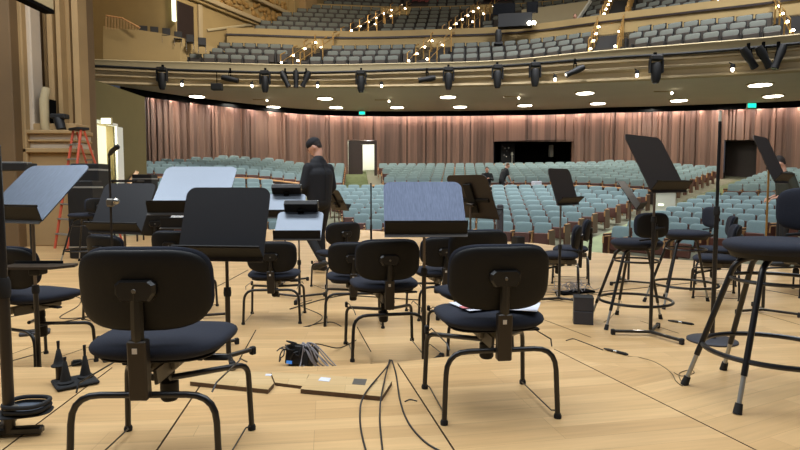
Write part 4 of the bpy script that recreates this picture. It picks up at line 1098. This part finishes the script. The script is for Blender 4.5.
# mixing position in the cross aisle
def place(px,py,D): return at(px,py,D)
sitp=dict(STAND); sitp.update(pelvis=(0,0,.5),chest=(0,.06,.86),neck=(0,.1,1.06),head=(0,.16,1.2),lsh=(-.18,.08,.98),rsh=(.18,.08,.98),lel=(-.26,.2,.74),rel=(.26,.2,.74),lwr=(-.12,.4,.8),rwr=(.12,.4,.8),
    lhip=(-.1,0,.48),rhip=(.1,0,.48),lkn=(-.12,.42,.5),rkn=(.12,.42,.5),lan=(-.12,.42,.09),ran=(.12,.42,.09),head_nod=.5)
zf=zrow(16.2)
person('person in black seated at the mixing desk in the stalls, hunched forward',Vector((at(487,170,26.3).x,26.3,at(487,168.5,26.3).z-1.25)),pi*.95,sitp,long_sleeve=True,top='tee',cap=False,vox=.02)
lean=dict(STAND); lean.update(chest=(0,.12,1.28),neck=(0,.2,1.47),head=(0,.29,1.6),lsh=(-.18,.15,1.4),rsh=(.18,.15,1.4),lel=(-.24,.2,1.12),rel=(.24,.2,1.12),lwr=(-.2,.36,.9),rwr=(.2,.36,.9),head_nod=.6)
c=at(506,165,25.6)
person('person in black short-sleeved tee leaning at the mixing desk in the stalls',Vector((c.x-.15,25.75,c.z-1.62)),-1.2,lean,long_sleeve=False,top='tee',hairm='hairb',cap=False,vox=.02)
st=dict(STAND); st.update(lel=(-.24,-.1,1.2),rel=(.24,-.1,1.2),lwr=(-.18,.14,1.12),rwr=(.18,.14,1.12),head=(0,.12,1.66),neck=(0,.04,1.5),head_nod=.5)
c=G(787,266.5,0)
person('person in dark olive shirt with bent bare arms, half hidden at far right',Vector((c.x,c.y+.1,0)),1.2,st,long_sleeve=False,top='olivesh',legs='trous',cap=False,vox=.014,sc=.95)
# mixing desks
t=thing('mixing_desk','long dark mixing desk with pale front edge in the stalls cross aisle','desk',(at(515,182,25.1).x,25.1,zf-.1),radians(-11))
MB().box((0,0,.78),(3.4,.6,.1),bev=.02).build('desk_top',M['blackm'],t,smooth=False); MB().box((0,-.27,.45),(3.4,.06,.7)).build('front_panel',M['black'],t,smooth=False)
MB().box((-.9,-.32,.80),(1.5,.05,.05)).build('edge_strip',M['white'],t,smooth=False); MB().box((.9,-.1,.92),(.35,.3,.2),RZ(.4),bev=.02).build('paper_stack',M['paper'],t,smooth=False)
for sx in (-1.6,1.6): MB().box((sx,0,.38),(.08,.5,.75)).build('leg',M['black'],t,smooth=False)
c=at(614,184,26.2); t=thing('monitor','black screen with small white front among the stalls, behind the left stool','monitor',(c.x,c.y,c.z),-.25)
MB().box((-.1,0,0),(.62,.08,.42),bev=.02).build('screen',M['screen'],t,smooth=False); MB().box((0,.03,-.5),(.1,.1,.7)).build('post',M['black'],t,smooth=False); MB().box((-.06,-.06,-.06),(.12,.06,.2)).build('front_unit',M['white'],t,smooth=False)
c=at(515,20,26.6)
t=thing('control_desk','black lighting control desk on the balcony, right of centre','desk',(c.x,c.y,c.z-.35),-.2)
MB().box((0,0,.3),(1.5,.5,.6),bev=.02).build('desk_case',M['blackm'],t,smooth=False)
for x,w in ((-.5,1.0),(.75,.5)): MB().box((x,0,.85),(w,.1,.5),bev=.02).build('screen',M['screen'],t,smooth=False)
for x in (.62,.82): MB().ball((x,-.32,.1),.09,10).build('lamp',M['bulb'],t)
c=at(548,20,29.5)
t=thing('slanted_panel','tall cream slanted panel behind the balcony control desk','panel',(c.x,c.y,c.z-.7),-.2)
MB().prism([(-1.2,0),(1.0,0),(2.0,1.5),(-1.3,1.25)],.08,T4((0,0,0),RX(radians(90)))).build('panel',M['cream'],t,smooth=False); MB().tube([(1.0,-.05,0),(2.0,-.05,1.5)],.1,4).build('edge_panel',M['white'],t,smooth=False)
c=at(575,23,27.3)
person('person in pale top sitting at the balcony console, blurred and distant',Vector((c.x,c.y,c.z-.95)),pi*.9,sitp,long_sleeve=False,top='teal',cap=False,vox=.025,hairm='hairb')
c=at(498.5,37,26.0)
t=thing('moving_spotlight','black spotlight standing on the balcony cross wall, centre','light',(c.x,c.y,c.z),0)
MB().box((0,0,-.3),(.36,.3,.12),bev=.02).build('yoke_base',M['blackm'],t,smooth=False); MB().tube([(0,0,-.25),(0,0,.1),(0,0,.32)],[.13,.16,.11],12).build('head',M['blackm'],t)

# ================================================================== SEATS
bpy.context.view_layer.update()
from bpy_extras.object_utils import world_to_camera_view
def project(p):
    d=p-Vector((0,0,E)); y=d.y*cos(PITCH)-d.z*sin(PITCH); v=d.z*cos(PITCH)+d.y*sin(PITCH)
    return (400+F*d.x/y, 225-F*v/y, y)
dg=bpy.context.evaluated_depsgraph_get()
def seen(pts):
    n=0
    for p in pts:
        x,y,_=project(p)
        if not(0<x<800 and 0<y<450): continue
        o=Vector((0,0,E)); d=p-o; L=d.length
        hit,loc,_n,_i,ob,_m=SC.ray_cast(dg,o,d/L,distance=L-.12)
        if not hit: n+=1
    return n
def seat_parts(teal=True):
    """stalls seat in local coordinates, sitter looks along -Y; returns name -> (builder, material)"""
    bk=MB().pad(.50,.40,.07,5,5,20,T4((0,.05,.66),RX(radians(80))),lambda x,y,z:(x,y,z+ .25*x*x-(.0)))
    pan=MB().box((0,-.06,.40),(.47,.07,.34),RX(radians(-8)),bev=.025)
    bd=MB().box((0,.105,.60),(.49,.02,.46),RX(radians(-10)),bev=.006)
    arm=MB().box((-.275,-.10,.60),(.05,.36,.035),bev=.01).box((-.275,-.05,.30),(.03,.10,.58),bev=.006)
    return bk,bd,pan,arm
bk,bd,pan,arm=seat_parts()
endp=MB().box((.285,-.05,.36),(.035,.5,.62),bev=.012)
endl=MB().box((-.285,-.05,.36),(.04,.5,.62),bev=.012)
capb=MB().box((.285,-.10,.66),(.045,.34,.03),bev=.01).box((.285,-.30,.52),(.045,.025,.18),bev=.008)
capl=MB().box((-.285,-.10,.66),(.045,.34,.03),bev=.01).box((-.285,-.30,.52),(.045,.025,.18),bev=.008)
ME=dict(bk=bk.mesh('backrest',M['teal']),bd=bd.mesh('back_board',M['seatwood'],False),pan=pan.mesh('seat_pan',M['seatwood'],False),arm=arm.mesh('armrest',M['goldp'],False),
        er=endp.mesh('end_panel',M['seatwood'],False),el=endl.mesh('end_panel',M['seatwood'],False),cr=capb.mesh('end_cap',M['goldp'],False),cl=capl.mesh('end_cap',M['goldp'],False))
ORDN=['first','second','third','fourth','fifth','sixth','seventh','eighth','ninth','tenth','eleventh','twelfth','thirteenth','fourteenth','fifteenth','sixteenth','seventeenth','eighteenth','nineteenth','twentieth']
def ordn(i):
    if i<20: return ORDN[i]
    t=['twenty','thirty','forty','fifty'][(i+1)//10-2]; u=(i+1)%10
    return {'twenty':'twentieth','thirty':'thirtieth','forty':'fortieth','fifty':'fiftieth'}[t] if u==0 else t+'-'+ORDN[u-1]
SEATS=[]
def wall_r(deg):
    d=Vector((sin(radians(deg)),cos(radians(deg))))
    for r10 in range(150,320,2):
        r=r10/10; p=P0+d*r
        x,_,_=project(Vector((p.x,p.y,2))); 
        if p.y<=2: return r
        if p.y> wallc(min(max(x,120),900))[0]-.9: return r
    return 32
for bn,d0,d1,fromr in (('left',-43,AIS[0],True),('centre',AIS[0],AIS[1],True),('right',AIS[1]+2,70,False)):
    for sec,r0,n,dr in (('front',8.0,9,.95),('rear',18.4,9,.9)):
        D0,D1=d0,d1
        if sec=='front' and bn=='left': D1=FRONT_L
        if sec=='front' and bn=='centre': D0=FRONT_L
        for j in range(n):
            r=r0+dr*j; step=degstep=math.degrees(.56/r); gap=math.degrees(.95/r)
            cnt=int((D1-D0-(2*gap if bn=='centre' else gap))/step)
            for i in range(cnt):
                ang=(D1-gap-step*(i)) if fromr else (D0+gap+step*i)
                if ang<-43 or ang>70: continue
                if r>wall_r(ang)-.45: continue
                p=P0+Vector((sin(radians(ang)),cos(radians(ang))))*r
                if bn=='left' and p.x< (-9.3 if sec=='front' else -12.4): continue
                z=zrow(r,ang)
                end = 'R' if (i==0 and fromr) else ('L' if (i==0 or i==cnt-1) else '')
                SEATS.append((Vector((p.x,p.y,z)),-radians(ang),'%s %s'%(sec,bn),j,i,end))
def stadium(SE, w):
    vis=[]
    for s in SE:
        R=RZ(s[1]); n=seen([s[0]+R@Vector(q) for q in ((0,-.02,.83),(-.2,-.02,.76),(.2,-.02,.76),(0,-.1,.55))])
        x,y,d=project(s[0]+Vector((0,0,.6)))
        if -12<x<812 and -8<y<460: vis.append((n,d,s))
    return vis
vis=stadium(SEATS,.5)
ind=sorted([v for v in vis if v[0]>0],key=lambda v:v[1]/(.5+.25*v[0]))[:300]
ids=set(id(v[2]) for v in ind); rest=[v[2] for v in vis if id(v[2]) not in ids]
wh={'left':'left','centre':'right','right':'right'}
for n,d,s in ind:
    sec,bn=s[2].split()
    t=thing('theatre_seat','teal seat %s from the %s aisle, %s row of the %s %s block'%(ordn(s[4]),wh[bn],ordn(s[3]),sec,bn),'seat',s[0],s[1],'teal seats in the stalls')
    for k in ['bk','bd','pan','arm']+({'R':['er','cr'],'L':['el','cl']}.get(s[5],[])):
        o=bpy.data.objects.new(ME[k].name.split('.')[0],ME[k]); COL.objects.link(o); o.parent=t
mb=MB()
for s in rest:
    T=T4(s[0],RZ(s[1]))
    for q,mi in ((bk,0),(bd,1),(pan,1),(arm,2)): mb.add(q.v,q.f,mi,T)
    if s[5]=='R':
        mb.add(endp.v,endp.f,1,T); mb.add(capb.v,capb.f,2,T)
    elif s[5]: mb.add(endl.v,endl.f,1,T); mb.add(capl.v,capl.f,2,T)
if rest: tag(mb.build('theatre_seats',[M['teal'],M['seatwood'],M['goldp']],smooth=False),'remaining rows of small distant teal seats in the stalls','seats',kind='stuff')
# balcony seats
bb=MB().pad(.48,.23,.06,5,5,16,T4((0,.05,.755),RX(radians(76)))); bp=MB().box((0,.03,.48),(.46,.12,.40),bev=.02); ba=MB().box((-.27,-.05,.42),(.05,.34,.5),bev=.01).box((0,.12,.6),(.52,.03,.56))
proto=MB(); proto.add(bb.v,bb.f,0); proto.add(bp.v,bp.f,1); proto.add(ba.v,ba.f,2)
BME=[bb.mesh('backrest',M['greyseat']),bp.mesh('seat_pan',M['seatsh'],False),ba.mesh('seat_frame',M['seatblk'],False)]
BS=[]
curve=[fx(p,0,0) for p in range(60,901,2)]; cpx=list(range(60,901,2))
def along(step,half=0):
    out=[]; acc=half*step/2; 
    for i in range(1,len(curve)):
        a,b=curve[i-1],curve[i]; L=(b-a).to_2d().length
        while acc<=L:
            q=acc/L; out.append((cpx[i-1]+2*q,a.lerp(b,q),atan2(b.y-a.y,b.x-a.x))); acc+=step
        acc-=L
    return out
for tname,k0,z0,n,dk,dz,ais in (('lower',.85,-.35,3,.95,.45,T1),('upper',5.45,2.0,6,.95,.47,T2),('top',12.1,5.1,4,.95,.5,T2)):
    for j in range(n):
        cnt={}
        pts=along(.58,j%2*1.0)
        apos=[fx(a,0,0) for a in ais]
        for px,p,an in pts:
            if min((p-q).to_2d().length for q in apos)<.9: continue
            blk=sum(1 for a in ais if px>a)
            q=Vector((p.x+AX.x*(k0+dk*j),p.y+AX.y*(k0+dk*j),p.z+z0+dz*j))
            if (q-wl(0,0)).to_2d().dot(Vector((AX.y,-AX.x)))<.55: continue
            if tname=='lower' and blk==0 and q.x/q.y*F+400<190+12*j: continue
            if tname=='upper' and j<4 and 496<q.x/q.y*F+400<582 : continue
            x,y,d=project(q+Vector((0,0,.7)))
            if not(-8<x<806 and -8<y): continue
            i=cnt.get(blk,0); cnt[blk]=i+1
            BS.append((q,an,'%s|%d'%(tname,blk),j,i,''))
vis=stadium(BS,.47)
ind=sorted([v for v in vis if v[0]>0],key=lambda v:v[1]/(.5+.25*v[0]))[:300]
ids=set(id(v[2]) for v in ind); rest=[v[2] for v in vis if id(v[2]) not in ids]
for n,d,s in ind:
    tn,bl=s[2].split('|')
    o=thing('balcony_chair','grey seat %s from the left, %s row, %s block of the %s balcony'%(ordn(s[4]),ordn(s[3]),ORDN[int(bl)],tn),'seat',s[0],s[1],'grey seats in the balcony')
    for me_ in BME:
        c_=bpy.data.objects.new(me_.name.split('.')[0],me_); COL.objects.link(c_); c_.parent=o
mb=MB()
for s in rest:
    T=T4(s[0],RZ(s[1]))
    for q,mi in ((bb,0),(bp,1),(ba,2)): mb.add(q.v,q.f,mi,T)
if rest: tag(mb.build('balcony_seats',[M['greyseat'],M['seatsh'],M['seatblk']],smooth=False),'remaining rows of small distant grey seats high in the balcony','seats',kind='stuff')

# ================================================================== LIGHT
def area(name,loc,tgt,sx,sy,P,col,spread=180):
    L=bpy.data.lights.new(name,'AREA'); L.shape='RECTANGLE'; L.size=sx; L.size_y=sy; L.energy=P; L.color=col; L.spread=radians(spread)
    o=bpy.data.objects.new(name,L); COL.objects.link(o); o.location=loc
    o.rotation_euler=(Vector(tgt)-Vector(loc)).to_track_quat('-Z','Y').to_euler(); return o
def point(name,loc,P,col,r=.15):
    L=bpy.data.lights.new(name,'POINT'); L.energy=P; L.color=col; L.shadow_soft_size=r
    o=bpy.data.objects.new(name,L); COL.objects.link(o); o.location=loc; return o
COOL=(.86,.93,1.0); WARM=(1,.87,.68)
for y,p in ((.5,560),(4.2,640),(8.2,560)):
    for x in (-10,-6.2,-2.4,1.4,5.2): area('stage_lamp',(x,y,9.5),(x,y,0),3.3,1.8,p*.272,COOL)
# house lights over the stalls and balcony
for x,y in ((-3,18),(5,18),(12,16)): area('house_lamp',(x,y,16),(x,y+6,0),2.5,2.5,720,(.95,.97,1),95)
for x,y,z in ((-6,27,17),(2,28,18),(12,24,17)): area('unseen_balcony_lamp',(x,y,z),(x,y+1,5),2,2,210,WARM)
# downlights in the soffit, and extra unseen lamps added between them for brightness
for (px,py) in LAMPS+[(230,104),(300,93),(380,95),(500,95),(560,103),(640,92),(720,93),(650,106),(720,103)]:
    c=soffpt(px,py); area('downlight',c-Vector((0,0,.12)),c-Vector((0,0,3)),.6,.6,76,(1,.95,.84))
# wall washers hidden in the slot above the panelling
pxs=list(range(145,900,20))
for a,b in zip(pxs,pxs[1:]):
    m_=(a+b)/2; Dw,Dv,zv=wallc(m_); A=XP(a,Dw-.24,zv+.16); B=XP(b,Dw-.24,zv+.16)
    c=(A+B)/2; d=(B-A); o=area('wall_washer',c,c+Vector((0,.12,-1)),d.length,.06,23*d.length,(1,.80,.74))
    q=Vector((0,.12,-1)).normalized(); xa=d.normalized(); za=-q; ya=za.cross(xa).normalized(); xa=ya.cross(za)
    o.rotation_euler=Matrix((xa,ya,za)).transposed().to_euler()
point('corridor_lamp',(-10.9,19.8,2.9),170,(1,.97,.78),.2)
A=at(369,150,36.8); point('corridor_lamp',(A.x,A.y,A.z+.2),60,(1,.99,.95),.2)
area('unseen_balcony_lamp',(-2.5,20,15),(-9,27,10.5),1.5,1.5,420,WARM,110)  # warm unseen lamp added to brighten the upper left wall
point('proscenium_fill',(-4.6,8.2,6.5),190,(1,.82,.58),.3)  # out-of-view warm light added for the left pilasters and hanging box
w=bpy.data.worlds.new('World'); SC.world=w; w.use_nodes=True
w.node_tree.nodes['Background'].inputs[0].default_value=(.8,.85,1,1); w.node_tree.nodes['Background'].inputs[1].default_value=.06
# ================================================================== CAMERA
cd=bpy.data.cameras.new('camera'); cam=bpy.data.objects.new('camera',cd); COL.objects.link(cam)
cam.location=(0,0,E); cam.rotation_euler=(pi/2-PITCH,0,0); cd.sensor_width=36; cd.lens=F/800*36; cd.clip_end=200; cd.clip_start=.05
SC.camera=cam
vs=SC.view_settings; vs.view_transform='Standard'; vs.look='None'; vs.exposure=0; vs.gamma=1; vs.use_curve_mapping=False
